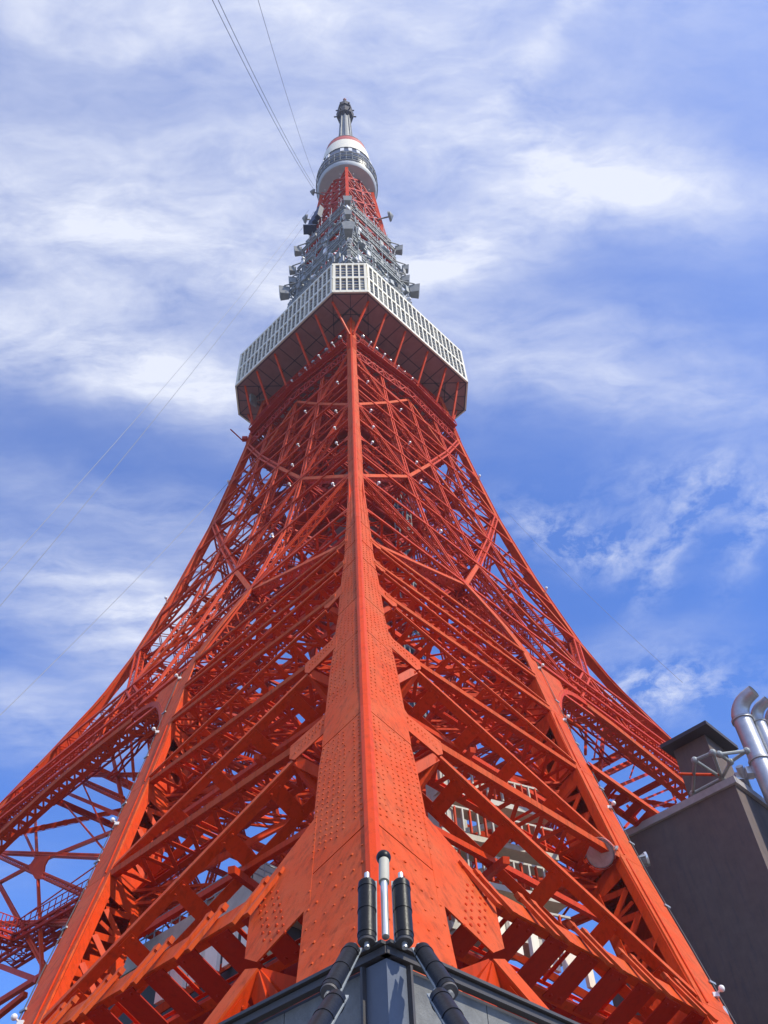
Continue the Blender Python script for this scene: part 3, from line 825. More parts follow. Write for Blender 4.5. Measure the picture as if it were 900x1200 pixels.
c = -ax[1]*(CW+3.85)+ax[0]*1.4
for k in range(7):
    mb = MB(); mb.bar(c+Vector((0, 0, 60.5+k*7)), c+Vector((0, 0, 65+k*7)), ax[0], ax[1], 3.5, .05); add('stair_panel', mb, 'glass', sc_)

# --- catwalk and ties inside the left leg, below the arch
def atz(x, y, z):
    d = F*1073.87 + RR*(x-450) - UU*(y-600); return CAM + d*((z-CAM.z)/d.z)
for (q0, q1, z) in (((-30, 1085), (22, 1103), 38), ((22, 1103), (112, 1052), 38), ((4, 1128), (100, 1068), 40)):
    a0, a1 = atz(*q0, z), atz(*q1, z); y = light(a0, a1, Vector((0, 0, -1)), 1.8, .5, .8, .18, .12); part_o = add('catwalk', y, 'paint_shade', TOWER)
    x = MB(); d = (a1-a0); n = 12
    a_, e_, _3 = frame(a0, a1, Vector((0, 0, -1)))
    for j in range(n+1):
        for sg in (-.9, .9):
            p = a0+d*(j/n)+Vector((-a_.y, a_.x, 0))*sg; x.rod(p, p+Vector((0, 0, 1.2)), .06)
    for sg in (-.9, .9):
        for zz in (.6, 1.2):
            o_ = Vector((-a_.y, a_.x, 0))*sg+Vector((0, 0, zz)); x.rod(a0+o_, a1+o_, .06)
    add('handrail', x, 'paint_shade', part_o)

# --- lower edges of the side legs and the bracing seen through the arches
def onface(x, y, s, w):
    """where the sight line of a photographed point meets the sheet w metres inside a face"""
    d = (F*1073.87 + RR*(x-450) - UU*(y-600)).normalized(); t0, t1 = 20.0, 150.0
    g_ = lambda t: (lambda P_: s*P_.x - P_.y - (rh(P_.z) - w*R2))(CAM + d*t)
    for _ in range(50):
        tm = (t0+t1)/2
        if g_(tm) > 0: t0 = tm
        else: t1 = tm
    return CAM + d*t0


for s, T_ in ((-1, [(.5, 55.6), (.56, 55.7), (.62, 55.7), (.70, 55.2), (.775, 54.2), (.835, 53.2), (.93, 50.8), (1.0, 47.5)]), (1, [(.5, 55.8), (.57, 55.6), (.675, 54.6), (.76, 53.6), (.86, 51.6), (1.0, 47)])):
    flm = MB(); pp = [Vector((s*t*rh(h), -rh(h)*(1-t), h)) for t, h in T_]
    for p0, p1 in zip(pp[:-1], pp[1:]):
        a, e2, e3 = frame(p0, p1, FI(s)+Vector((0, 0, 1e-4))); k0 = len(flm.f)
        flm.bar(p0, p1, e2, e3, .5, .08); flm.faded.append((k0, k0+6)); flm.bar(p0+e3*AD, p1+e3*AD, e2, e3, .4, .08)
        for d in (.3, AD-.3): flm.bar(p0+e3*d+e2*.2, p1+e3*d+e2*.2, e3, e2, .5, .05)
        nn_ = max(1, int((p1-p0).length/1.0))
        for j in range(nn_):
            c0, c1 = p0.lerp(p1, j/nn_), p0.lerp(p1, (j+1)/nn_)
            flm.bar(c0+e3*.3+e2*.24, c0+e3*(AD-.3)+e2*.24, a, e2, .45, .05)
            q0 = c0+e3*.4+e2*.29; q1 = c1+e3*(AD-.4)+e2*.29; dd = (q1-q0).normalized(); flm.bar(q0, q1, dd.cross(e2), e2, .2, .04)
    add('arch_girder', flm, 'paint', TOWER)
    for (h, t0_, t1_, dw) in ((57.2, .5, .97, .1), (58.3, .5, .97, .6), (59.6, .5, .98, 0), (60.8, .52, .99, .9), (62.0, .5, .99, 0), (63.6, .6, .99, .5)):
        x = light(Vector((s*t0_*rh(h), -rh(h)*(1-t0_), h))+FI(s)*dw, Vector((s*t1_*rh(h), -rh(h)*(1-t1_), h))+FI(s)*dw, FI(s), .5, .9, .8, .18, .12); add('spandrel_lattice', x, 'paint', TOWER)

BRACES = [(-1, 40, 930, 50, 1150, .42, 0), (-1, 128, 868, 146, 950, .5, 0), (-1, 137, 872, 152, 925, .22, 0), (-1, 153, 860, 157, 914, .4, 0), (-1, 99, 907, 166, 907, .5, 1), (-1, 95, 914, 144, 936, .8, 1),
          (-1, 66, 924, 144, 957, .55, 0), (-1, 62, 926, 122, 996, .22, 0), (-1, 95, 914, 125, 980, .2, 0), (-1, 150, 857, 182, 872, .5, 0), (-1, 45, 1010, 132, 975, .5, 0), (-1, -20, 1045, 45, 1010, .5, 0),
          (-1, 22, 962, 42, 1005, .34, 0), (-1, -10, 998, 122, 1003, .55, 1), (-1, -10, 998, 100, 1047, .8, 1), (-1, -5, 1030, 55, 1140, .5, 1), (-1, -10, 1082, 84, 1079, .5, 1), (-1, 24, 1077, 119, 1010, .14, 0),
          (-1, -10, 1180, 53, 1141, .6, 0), (-1, 0, 1132, 45, 1149, .6, 0), (-1, 52, 1135, 50, 1160, 1.0, 0), (-1, -20, 1205, 30, 1165, .6, 0), (-1, -10, 1105, 20, 1075, .14, 0),
          (1, 687, 840, 686, 884, .4, 0), (1, 708, 852, 703, 903, .6, 0), (1, 702, 852, 696, 890, .2, 0), (1, 694, 890, 742, 886, .3, 0), (1, 706, 908, 746, 889, .7, 1), (1, 728, 920, 780, 898, .55, 0), (1, 746, 889, 738, 912, .2, 0),
          (1, 752, 938, 792, 921, .35, 0), (1, 766, 946, 804, 930, .35, 0), (1, 735, 944, 752, 970, .4, 0), (1, 732, 970, 752, 946, .3, 0), (1, 780, 908, 792, 940, .4, 0), (1, 770, 912, 806, 944, .4, 0)]
for (s, x0, y0, x1, y1, w, lat) in BRACES:
    a0, a1 = onface(x0, y0, s, 4.5), onface(x1, y1, s, 4.5)
    w *= .6
    if lat: x = light(a0, a1, FI(s), w, w, w*1.1, .11, .08); add('lattice_brace', x, 'paint', TOWER)
    else: x = MB(); x.rod(a0, a1, w); add('arch_brace', x, 'paint', TOWER)
a0, a1 = onface(45, 1010, -1, 4.4), onface(45, 1010, -1, 4.0); x = MB()
x.prism([onface(33, 1016, -1, 4.2), onface(42, 1003, -1, 4.2), onface(58, 1003, -1, 4.2), onface(52, 1014, -1, 4.2), onface(50, 1030, -1, 4.2), onface(41, 1030, -1, 4.2)], FI(-1)*.15); add('node_plate', x, 'paint', TOWER)
# broad gangway girder from the right chord to the dark building
mb, bt = heavy(FP(1, 23.5, 41.6, -.3), FP(1, 33.3, 41.0, -.3), FI(1), .9, 1.8, sp=1.6, bat=.8, lace='B')
go = add('gangway_girder', mb, 'paint', TOWER)
for y in bt: add('batten_plate', y, 'paint_shade', go)

# ------------------------------------------------------------------ main deck (part of the tower)
DP, DC, DB, DT = 20.75, 2.95, 143.6, 154.9
oct_ = [(-DC, -DP), (DC, -DP), (DP, -DC), (DP, DC), (DC, DP), (-DC, DP), (-DP, DC), (-DP, -DC)]
mb = MB()
mb.prism([Vector((x, y, DB)) for x, y in oct_], Vector((0, 0, .5)))
deck = add('observation_deck', mb, 'soffit', TOWER)
mb = MB(); k_ = .97
mb.prism([Vector((x*k_, y*k_, DB+.5)) for x, y in oct_], Vector((0, 0, DT-DB-.5))); add('deck_body', mb, 'darkwall', deck)
mb = MB(); mb.prism([Vector((x*.9, y*.9, DT)) for x, y in oct_], Vector((0, 0, 1.3))); add('deck_roof', mb, 'grey', deck)
fr = MB(); FACES = []
for i in range(8):
    p, q_ = Vector((*oct_[i], 0)), Vector((*oct_[(i+1) % 8], 0)); d = (q_-p); L = d.length; d.normalize(); n_ = Vector((d.y, -d.x, 0))
    ncol = 5 if L < 10 else 22
    Z = Vector((0, 0, 1))
    H0, HM, H1 = DB, (DB+DT)/2, DT
    def rail(z, t, dd=.25): fr.bar(p-d*.1+n_*.04+Z*z, q_+d*.1+n_*.04+Z*z, Z, n_, t, dd)
    rail(H0+.36, .74); rail(HM, .60); rail(H1-.30, .62)
    st = (L-.5)/ncol
    for c in range(ncol+1):
        b_ = p+d*(.25+st*c)+n_*.05; fr.bar(b_+Z*(H0+.1), b_+Z*(H1-.05), d, n_, .27 if c not in (0, ncol) else .45, .26)
    for c in range(ncol):
        for (z0, z1) in ((H0+.72, HM-.28), (HM+.28, H1-.6)):
            w = MB(); b_ = p+d*(.25+st*(c+.5))-n_*.12
            w.bar(b_+Z*z0, b_+Z*z1, d, n_, st-.24, .06)
            wo = add('window', w, random.choice(['glass', 'glass', 'glass', 'glass2', 'glass2', 'glass3']) if i < 8 else 'glass', deck)
            for r in range(1, 4):
                z = z0+(z1-z0)*(r/4+(.06 if r == 1 else 0)); fr.bar(b_-d*(st/2-.14)+n_*.10+Z*z, b_+d*(st/2-.14)+n_*.10+Z*z, Z, n_, .075, .10)
add('window_frame', fr, 'white', deck)
# underside ribs and drip edge
mb = MB(); k2 = .55
for i in range(8):
    p, q_ = Vector((*oct_[i], 0)), Vector((*oct_[(i+1) % 8], 0)); d = (q_-p); L = d.length; d.normalize(); n_ = Vector((d.y, -d.x, 0)); Z = Vector((0, 0, 1))
    n = 2 if L < 10 else 9
    for j in range(n+1):
        b_ = p+d*(L*j/n); mb.bar(b_-n_*.3+Z*(DB-.03), b_-n_*8.5+Z*(DB-.03), d, Z, .10, .06)
    for o in (.25, 4.0): mb.bar(p-n_*o+Z*(DB-.05), q_-n_*o+Z*(DB-.05), n_, Z, .12, .05)
add('soffit_rib', mb, 'roofdark', deck)
mb = MB(); c = atz(297, 468, 142.3)
mb.prism([c+Vector((-.5, -.6, 1.1)), c+Vector((.5, .2, 2.0)), c+Vector((.5, 1.3, -.2)), c+Vector((-.4, -.4, -1.4)), ], Vector((-.25, .3, 0)))
mb.rod(c+Vector((.4, .5, .3)), c+Vector((2.4, .5, .8)), .15)
add('panel_antenna', mb, 'panelgrey', TOWER)
mb = MB(); c = atz(284, 516, 131)
mb.rod(c+Vector((3, .5, 0)), c, .12); mb.rod(c, atz(270, 503, 131.5), .16); mb.rod(c-Vector((0, 0, 0)), c+Vector((0, 0, 1.0)), .12); mb.box(c+Vector((.4, 0, .4)), .9, .7, .7)
add('mast_arm', mb, 'paint_shade', TOWER)

# ------------------------------------------------------------------ upper lattice above the deck
def r2(h): return 13.6 - (h-155)*(13.6-6.7)/(246-155)
ul = [155+i*9.1 for i in range(11)]
for k in range(4):
    rot = Matrix.Rotation(k*math.pi/2, 3, 'Z')
    def T(v): return rot @ v
    def C(h): return Vector((0, -r2(h), h))
    def E(h, f): return Vector((f*r2(h), -r2(h)*(1-f), h))
    for zone, mt_c, mt_b in ((0, 'paint', 'paint_shade'), (1, 'panelgrey', 'grey'), (2, 'paint', 'paint_shade')):
        segs = [(h0, h1) for h0, h1 in zip(ul[:-1], ul[1:]) if (0 if h0 < 160 else 1 if h0 < 200 else 2) == zone]
        mb = MB()
        for h0, h1 in segs: mb.bar(T(C(h0)), T(C(h1)), T(Vector((1, 0, 0))), T(Vector((0, 1, 0))), .8, .8)
        add('mast_chord', mb, mt_c, TOWER)
        mb = MB()
        for h0, h1 in segs:
            for f0, f1 in ((0, .5), (1, .5)):
                mb.rod(T(E(h0, f0)), T(E(h1, f1)), .45); mb.rod(T(E(h0, f1)), T(E(h1, f0)), .3)
            mb.rod(T(E(h0, 0)), T(E(h0, 1)), .5); mb.rod(T(E(h0, .5)), T(E(h1, .5)), .4)
            mb.rod(T(E((h0+h1)/2, 0)), T(E((h0+h1)/2, 1)), .3)
        add('mast_bracing', mb, mt_b, TOWER)
    mb = MB()
    for j in range(14):
        h = 200+j*3.4
        for f in (.2, .5, .8): mb.sphere(T(E(h, f)+Vector((.35, -.35, 0))), .2, 6, 4)
    add('mast_lamp', mb, 'ballwhite', TOWER, kind='stuff')
    # grey outrigger frames
    for (z, o, w) in ((160, 1.2, .3), (166, 1.6, .3), (173, 1.3, .35), (180, 1.5, .3), (187, 1.7, .4), (192, 1.2, .3), (198, 1.4, .35), (203, 1.0, .3), (208, 1.4, .4), (213, 1.0, .3)):
        mb = MB(); r = r2(z)+o
        a0, a1 = Vector((0, -r, z)), Vector((r, 0, z)); b0, b1 = Vector((0, -r, z+1.4)), Vector((r, 0, z+1.4))
        mb.rod(T(a0), T(a1), w); mb.rod(T(b0), T(b1), w*.8)
        n = 12
        for j in range(n):
            mb.rod(T(a0.lerp(a1, j/n)), T(b0.lerp(b1, (j+.5)/n)), .14); mb.rod(T(b0.lerp(b1, (j+.5)/n)), T(a0.lerp(a1, (j+1)/n)), .14)
        for f in (.15, .38, .62, .85):
            p = a0.lerp(a1, f); mb.rod(T(p), T(Vector((p.x*.8, p.y*.8, z-2.0))), .16); mb.rod(T(p), T(p+Vector((0, 0, 6.2))), .15)
        add('outrigger_frame', mb, 'grey', TOWER)
    random.seed(20+k)
    for (z, f, wd, ht) in [(158+random.random()*50, random.random(), .4+random.random()*.8, .6+random.random()*2.2) for _i in range(34)] + list(((162, .2, 1.0, 2.2), (162, .55, .8, 1.8), (164, .8, 1.1, 2.0), (170, .35, .9, 2.0), (170, .68, 1.1, 1.8), (176, .15, .8, 2.4), (177, .5, 1.0, 2), (178, .85, .8, 1.8), (184, .3, .9, 2), (190, .6, .9, 2), (190, .85, 1, 2), (196, .2, .8, 1.7), (201, .75, .8, 1.8))):
        mb = MB(); r = r2(z)+1.9+random.uniform(-.9, .8); p = Vector((f*r, -r*(1-f), z)); X = Vector((1/R2, 1/R2, 0)); Y = Vector((1/R2, -1/R2, 0))
        if int(z) % 3 == 0: mb.tube(T(p), T(p+Y*.7), wd*.75, wd*.4, 12)
        else: mb.bar(T(p), T(p+Vector((0, 0, ht))), T(X), T(Y), wd, .35)
        mb.rod(T(p+Vector((0, 0, .5))), T(p-Y*2.0+Vector((0, 0, .5))), .16)
        add('antenna_unit', mb, random.choice(['panelgrey', 'grey', 'ballwhite']), TOWER)
    # corner antenna boxes
    for (z, r, sz) in ((186.5, 14.2, 2.6), (192, 12.6, 2.0), (198, 12.9, 1.7), (208.5, 12.0, 2.0)):
        mb = MB(); c = Vector((0, -r, z)); h_ = sz*.5
        lo4 = [c+Vector((-h_*.75, -h_*.6, -h_)), c+Vector((h_*.75, -h_*.6, -h_)), c+Vector((h_*.55, h_*.8, -h_)), c+Vector((-h_*.55, h_*.8, -h_))]
        hi4 = [c+Vector((-h_*1.1, -h_*.9, h_)), c+Vector((h_*1.1, -h_*.9, h_)), c+Vector((h_*.8, h_*1.0, h_)), c+Vector((-h_*.8, h_*1.0, h_))]
        mb.hexa([T(v) for v in lo4+hi4])
        for sg in (-1, 1):
            mb.rod(T(c+Vector((sg*h_*.7, h_, -h_))), T(Vector((0, -r2(z-5)-.2, z-5))), .22); mb.rod(T(c+Vector((sg*h_, 0, h_))), T(Vector((sg*2.5, -r2(z)+2.0, z+h_))), .22)
        add('corner_antenna', mb, 'panelgrey', TOWER)
mb = MB()
for j_ in range(4): mb.bar(Vector((-9.4+j_*.7, -1.0-j_*.9, 217.5+j_*.9)), Vector((-8.8+j_*.7, -1.4-j_*.9, 223.5+j_*.6)), Vector((.7, -.7, 0)), Vector((-.7, -.7, 0)), 1.15, 1.3)
mb.box((-9.2, -2.0, 217), 3.2, 2.4, .4)
add('screen_panel', mb, 'blue', TOWER)
for (x, z, r, y) in ((-10.2, 226, 1.2, -1.0), (10.3, 227, 1.35, -1.0), (-8.6, 243, .9, -1.5)):
    mb = MB(); sg = 1 if x > 0 else -1
    mb.tube((x, y, z), (x+sg*.5, y-.15, z), r, r*.9, 16); mb.tube((x+sg*.5, y-.15, z), (x+sg*1.2, y-.3, z), r*.9, .1, 16)
    mb.rod((x, y, z), (x-sg*3, y+.5, z-.5), .3)
    add('dish_antenna', mb, 'panelgrey', TOWER, True)

# upper observatory drum
dr = add('drum', (lambda m_: (m_.lathe([(2, 246.6), (7.6, 246.6), (8.0, 247.2), (8.05, 248.2), (7.7, 249.4)], n=48), m_)[1])(MB()), 'drumgrey', TOWER, True)
for nm, prof, mt in (('window_band', [(7.5, 249.42), (7.9, 250.5), (8.0, 255), (7.5, 259.5), (7.2, 261.5)], 'drumdark'),
                     ('white_band', [(7.3, 261.5), (7.25, 262), (6.7, 270.5), (6.6, 271)], 'white'),
                     ('red_band', [(6.55, 271.0), (6.5, 271.6), (6.1, 275.5), (5.6, 276)], 'ringred'), ('drum_roof', [(5.9, 276), (5.9, 276.7), (3.0, 278.5)], 'roofdark')):
    m_ = MB(); m_.lathe(prof, n=48); add(nm, m_, mt, dr, True)
for k in range(22):
    t = 2*math.pi*k/22
    if k % 4 == 3: continue
    m_ = MB(); c = Vector((math.cos(t), math.sin(t), 0)); e = Vector((-math.sin(t), math.cos(t), 0)); m_.bar(c*7.95+Vector((0, 0, 256.2)), c*7.65+Vector((0, 0, 259.4)), e, c, 1.0, .3); add('window', m_, 'ballwhite', dr)
m_ = MB()
for (r, z) in ((8.25, 248.6), (8.35, 251.5), (8.3, 254.3), (7.45, 261.0), (5.95, 276.2)):
    for k in range(32):
        a_, c_ = 2*math.pi*k/32, 2*math.pi*(k+1)/32; m_.rod((r*math.cos(a_), r*math.sin(a_), z), (r*math.cos(c_), r*math.sin(c_), z), .22)
for k in range(32):
    a_ = 2*math.pi*k/32; m_.rod((8.3*math.cos(a_), 8.3*math.sin(a_), 248.6), (8.3*math.cos(a_), 8.3*math.sin(a_), 254.3), .14)
add('drum_railing', m_, 'panelgrey', dr, kind='stuff')
# top aerial
m_ = MB(); m_.lathe([(2.3, 278), (2.1, 288), (1.65, 300), (1.35, 314)], n=12)
for k in range(8):
    a_ = math.pi*k/4; m_.rod((2.4*math.cos(a_), 2.4*math.sin(a_), 278.5), (1.55*math.cos(a_), 1.55*math.sin(a_), 313), .3)
aer = add('aerial', m_, 'panelgrey', TOWER, True)
m_ = MB(); m_.lathe([(1.3, 313), (2.7, 314), (2.9, 318), (1.5, 320)], n=8); m_.lathe([(1.3, 321), (2.5, 322), (2.2, 326), (.7, 331), (.35, 334)], n=8)
for k in range(6):
    a_ = math.pi*k/3; m_.rod((0, 0, 316), (3.6*math.cos(a_), 3.6*math.sin(a_), 315), .35); m_.rod((0, 0, 323), (3.0*math.cos(a_), 3.0*math.sin(a_), 322), .35)
add('aerial_crown', m_, 'roofdark', aer)
m_ = MB(); m_.lathe([(1.5, 324), (1.6, 327), (.9, 329)], n=8); m_.sphere((0, 0, 334.5), .6); add('beacon', m_, 'ringred', aer)

# ------------------------------------------------------------------ guy cables
def cable(name, pa, za, pb, zb, r, lab, sag=0):
    a0, a1 = atz(*pa, za), atz(*pb, zb); m_ = MB(); n = 14; prev = a0
    for k in range(1, n+1):
        t = k/n; p = a0.lerp(a1, t) - Vector((0, 0, sag*4*t*(1-t))); m_.tube(prev, p, r, r, 5, k in (1, n)); prev = p
    return tag(add(name, m_, 'cable'), lab, 'cable', 'guy cables beside the mast')
cable('guy_cable', (369, 224), 244, (243, -12), 120, .05, 'guy cable from the top edge to the drum, leftmost of the close pair', 3)
cable('guy_cable', (368, 218), 246, (250, -12), 120, .05, 'guy cable from the top edge to the drum, right one of the close pair', 3)
cable('guy_cable', (371, 214), 249, (299, -12), 120, .035, 'thin lone guy cable right of the close pair, above the mast', 3)
cable('stay_wire', (368, 248), 238, (-10, 722), 80, .045, 'lowest faint stay wire slanting from the mast to the left edge', 4)
cable('stay_wire', (362, 246), 238, (-10, 680), 80, .04, 'faint stay wire slanting left, just above its twin', 4)
cable('lamp_wire', (286, 545), 125, (-10, 848), 60, .035, 'thin wire from the tower shoulder down to the left edge', 1)
cable('lamp_wire', (592, 598), 112, (800, 800), 60, .018, 'thin wire outside the right edge of the lattice in front of white cloud', 1)

# ------------------------------------------------------------------ annex building under the tower (cream fascia, roof rail)
AX = Vector((-1/R2, 1/R2, 0)); BX = Vector((1/R2, 1/R2, 0)); Zv = Vector((0, 0, 1))
FT = thing('annex_building', 'low annex building with cream fascia and roof railing seen between the tower legs', 'building', (0, 0, 0))
cn = atz(295, 1029, 27.5)
LA, LB = 16.0, 16.0
m_ = MB(); m_.prism([cn, cn+BX*LB, cn+BX*LB+AX*LA, cn+AX*LA], Vector((0, 0, -1.2))); add('fascia', m_, 'cream', FT)
m_ = MB(); c2 = cn+(AX+BX)*.7-Zv*1.2; m_.prism([c2, c2+BX*(LB-1.4), c2+BX*(LB-1.4)+AX*(LA-1.4), c2+AX*(LA-1.4)], Vector((0, 0, -cn.z+1.2))); add('wall', m_, 'darkwall', FT)
m_ = MB(); c3 = cn+(AX+BX)*1.8; m_.prism([c3, c3+BX*6, c3+BX*6+AX*5, c3+AX*5], Vector((0, 0, 2.6))); add('roof_cabin', m_, 'cream', FT)
m_ = MB()
for dv in (AX, BX):
    for k in range(20): p = cn+(AX+BX)*.2+dv*(k*.8); m_.rod(p, p+Zv*1.3, .06)
    for zz in (.5, .9, 1.3): m_.rod(cn+(AX+BX)*.2+Zv*zz, cn+(AX+BX)*.2+dv*15.5+Zv*zz, .06)
add('roof_railing', m_, 'grey', FT)
# pale upright panels added behind girder gaps, standing in for sunlit cream wall
for s, pts_ in ((1, [(603, 1098, .7), (626, 1108, .55), (646, 1118, .8), (668, 1126, 1.1), (690, 1140, .5), (588, 1082, .7)]), (-1, [(209, 1143, 1.1), (230, 1133, .8), (249, 1122, .9), (270, 1111, .7), (190, 1155, .6), (290, 1098, .6)])):
    for (x, y, w_) in pts_:
        c = onface(x, y, s, 3.4); m_ = MB(); e_ = FA(s); n_ = -FI(s)
        m_.bar(c-Zv*.75, c+Zv*.75, e_, n_, w_*1.05, .2); add('gap_panel', m_, 'white', FT)
# dark soffit roofs around

# cream steel frame with vertical fins, right of the ridge
ST = thing('stair_tower', 'cream steel stair tower with vertical fins seen right of the near leg', 'stair tower')
for x0, y0, x1, y1, w in ((516, 925, 532, 1010, .85), (540, 960, 548, 1020, .5), (505, 930, 511, 985, .4)):
    m_ = MB(); a0, a1 = atz(x0, y0, 33), atz(x1, y1, 33); a1 = Vector((a0.x, a0.y, 22)); a0 = Vector((a0.x, a0.y, 34)); m_.bar(a1, a0, AX, BX, w, w); add('post', m_, 'cream', ST)
base = atz(505, 945, 32); E_ = atz(625, 1045, 28); dirn = (Vector((E_.x, E_.y, 0))-Vector((base.x, base.y, 0))).normalized(); Ln = (Vector((E_.x, E_.y, 0))-Vector((base.x, base.y, 0))).length+1.5
nn = Vector((dirn.y, -dirn.x, 0))
for lv, z in enumerate((24.5, 27.2, 29.9, 32.6)):
    m_ = MB(); p = Vector((base.x, base.y, z)); m_.bar(p, p+dirn*Ln, Zv, nn, .35, 2.0); add('landing', m_, 'cream', ST)
    for k in range(int(Ln/.5)):
        m_ = MB(); q_ = p+dirn*(k*.5)+Zv*.3-nn*-.9; m_.bar(q_, q_+Zv*1.5, dirn, nn, .10, .16); add('fin', m_, 'cream' if k % 2 else 'paint', ST)
    m_ = MB(); m_.rod(p+nn*.9+Zv*1.8, p+dirn*Ln+nn*.9+Zv*1.8, .12); m_.rod(p-nn*.5+Zv*.2, p+dirn*5.5-nn*.5+Zv*2.7, .3); add('flight', m_, 'cream', ST)

# ------------------------------------------------------------------ big dark wall building on the right
BLD = thing('dark_building', 'tall blank dark grey building behind the right chord, with metal parapet', 'building')
wc_ = atz(860, 917, 40.0)
Lw, Lr = 9.6, 14.0
m_ = MB(); m_.prism([wc_, wc_+BX*Lr, wc_+BX*Lr+AX*Lw, wc_+AX*Lw], Vector((0, 0, -9.0))); add('upper_wall', m_, 'wall', BLD)
m_ = MB(); m_.prism([wc_+Vector((0, 0, -9)), wc_+BX*Lr+Vector((0, 0, -9)), wc_+BX*Lr+AX*14+Vector((0, 0, -9)), wc_+AX*14+Vector((0, 0, -9))], Vector((0, 0, -31.0))); add('lower_wall', m_, 'wall', BLD)
m_ = MB()
m_.bar(wc_-BX*.12-AX*.25+Zv*.1, wc_-BX*.12+AX*(Lw+.2)+Zv*.1, Zv, BX, .55, .3); m_.bar(wc_-AX*.12+BX*.03+Zv*.1, wc_-AX*.12+BX*Lr+Zv*.1, Zv, AX, .55, .3)
add('parapet', m_, 'ledge', BLD)
# roof house with overhanging dark roof
m_ = MB(); rc = atz(828, 848, 47.0)
m_.prism([rc, rc+BX*5.0, rc+BX*5.0+AX*4.4, rc+AX*4.4], Vector((0, 0, .35))); rfo = add('roof_slab', m_, 'roofdark', BLD)
m_ = MB(); r3 = rc+BX*1.1+AX*.9; m_.prism([r3, r3+BX*3.4, r3+BX*3.4+AX*3.0, r3+AX*3.0], Vector((0, 0, -7.2))); add('roof_cabin', m_, 'wall', BLD)
# white tubular bracket frame standing on the parapet
FRM = thing('bracket_frame', 'light grey tubular bracket frame with round joints on the dark parapet', 'frame')
def P(x, y, z=41.2): return atz(x, y, z)
nodes = {'a': P(812, 930), 'b': P(814, 891), 'c': P(835, 882), 'd': P(846, 912), 'e': P(856, 893, 41.2), 'f': P(875, 880, 41.6), 'g': P(843, 884, 41.2)}
for (i, j) in (('a', 'b'), ('b', 'c'), ('c', 'd'), ('b', 'd'), ('a', 'd'), ('d', 'e'), ('e', 'f'), ('g', 'e'), ('g', 'f')):
    m_ = MB(); m_.tube(nodes[i], nodes[j], .13, .13, 8); add('frame_tube', m_, 'grey', FRM, True)
for k_2 in nodes:
    m_ = MB(); m_.sphere(nodes[k_2], .27, 8, 6); add('joint', m_, 'grey', FRM, True)
m_ = MB(); m_.tube(P(795, 907), P(842, 908), .11, .11, 8)
tag(add('red_pipe', m_, 'paint', None, True), 'short orange pipe crossing behind the grey bracket frame', 'pipe')

# silver exhaust ducts with open curved ends
for n_i, (x0, lab, hole) in enumerate(((872, 'largest silver exhaust duct with its curved open end, leftmost of three', (882, 818)), (889, 'silver exhaust duct between the two others, curved end open', (896, 826)), (904, 'silver exhaust duct cut by the right edge of the photograph', (905, 834)))):
    D = thing('exhaust_duct', lab, 'duct', group='silver exhaust ducts')
    zt = 46.0; sc_ = [1, .72, .72][n_i]; r = .74*sc_
    base_ = atz(x0+28+n_i*3, 960, 38.0)
    top_ = atz(x0-3+n_i*2, 842+n_i*3, zt); bot = Vector((top_.x, top_.y, 30))
    m_ = MB(); m_.tube(bot, top_, r, r, 20, False); add('pipe', m_, 'duct', D, True)
    m_ = MB(); pr = [top_]; hd = atz(hole[0], hole[1], zt+1.9)
    dirh = (RR*.6 - F*1.1); dirh.z = 0; dirh.normalize()
    n = 7; cen = []
    for k in range(n+1):
        t = math.pi/2.1*k/n; Rb = 1.45*sc_; cen.append(top_+Zv*(Rb*math.sin(t))+dirh*(Rb*(1-math.cos(t))))
    cen.append(cen[-1]+(cen[-1]-cen[-2]).normalized()*.5)
    ring0 = None; rings = []
    for k, c in enumerate(cen):
        tdir = ((cen[min(k+1, len(cen)-1)]-cen[max(k-1, 0)])).normalized(); sd_ = tdir.cross(dirh.cross(Zv)).normalized(); s2 = tdir.cross(sd_)
        rings.append([tuple(c+(sd_*math.cos(2*math.pi*j/20)+s2*math.sin(2*math.pi*j/20))*r*(1-.035*k)) for j in range(20)])
    for rg in rings: m_.v += rg
    for k in range(len(rings)-1):
        for j in range(20): l = (j+1) % 20; m_.f.append((k*20+j, k*20+l, (k+1)*20+l, (k+1)*20+j))
    add('elbow', m_, 'duct', D, True)
    m_ = MB(); te = (cen[-1]-cen[-2]).normalized(); m_.tube(cen[-1]-te*.10, cen[-1]-te*.04, r*.71, r*.71, 20); add('mouth', m_, 'hole', D)  # dark disc closes the mouth, shade of the hollow put into its colour
    for zz in (zt-.2, zt-4.0):
        m_ = MB(); m_.tube(Vector((top_.x, top_.y, zz-.09)), Vector((top_.x, top_.y, zz+.09)), r*1.14, r*1.14, 20); add('clamp', m_, 'bezel', D, True)
m_ = MB(); m_.tube(atz(866, 898, 42), atz(905, 990, 38), .28, .28, 14); tag(add('thin_pipe', m_, 'duct', None, True), 'slim pale pipe sloping down beside the exhaust ducts', 'pipe')
for k, (x, y) in enumerate(((880, 905), (868, 912))):
    m_ = MB(); c = atz(x, y, 41.5); m_.box(c, .9, .7, .6); m_.rod(c, c+Vector((1.2, .4, .3)), .2); tag(add('junction_box', m_, 'chrome'), ('bright metal box beside the duct clamp' if k == 0 else 'bright metal box nearest the bracket frame'), 'box', 'boxes on the parapet')

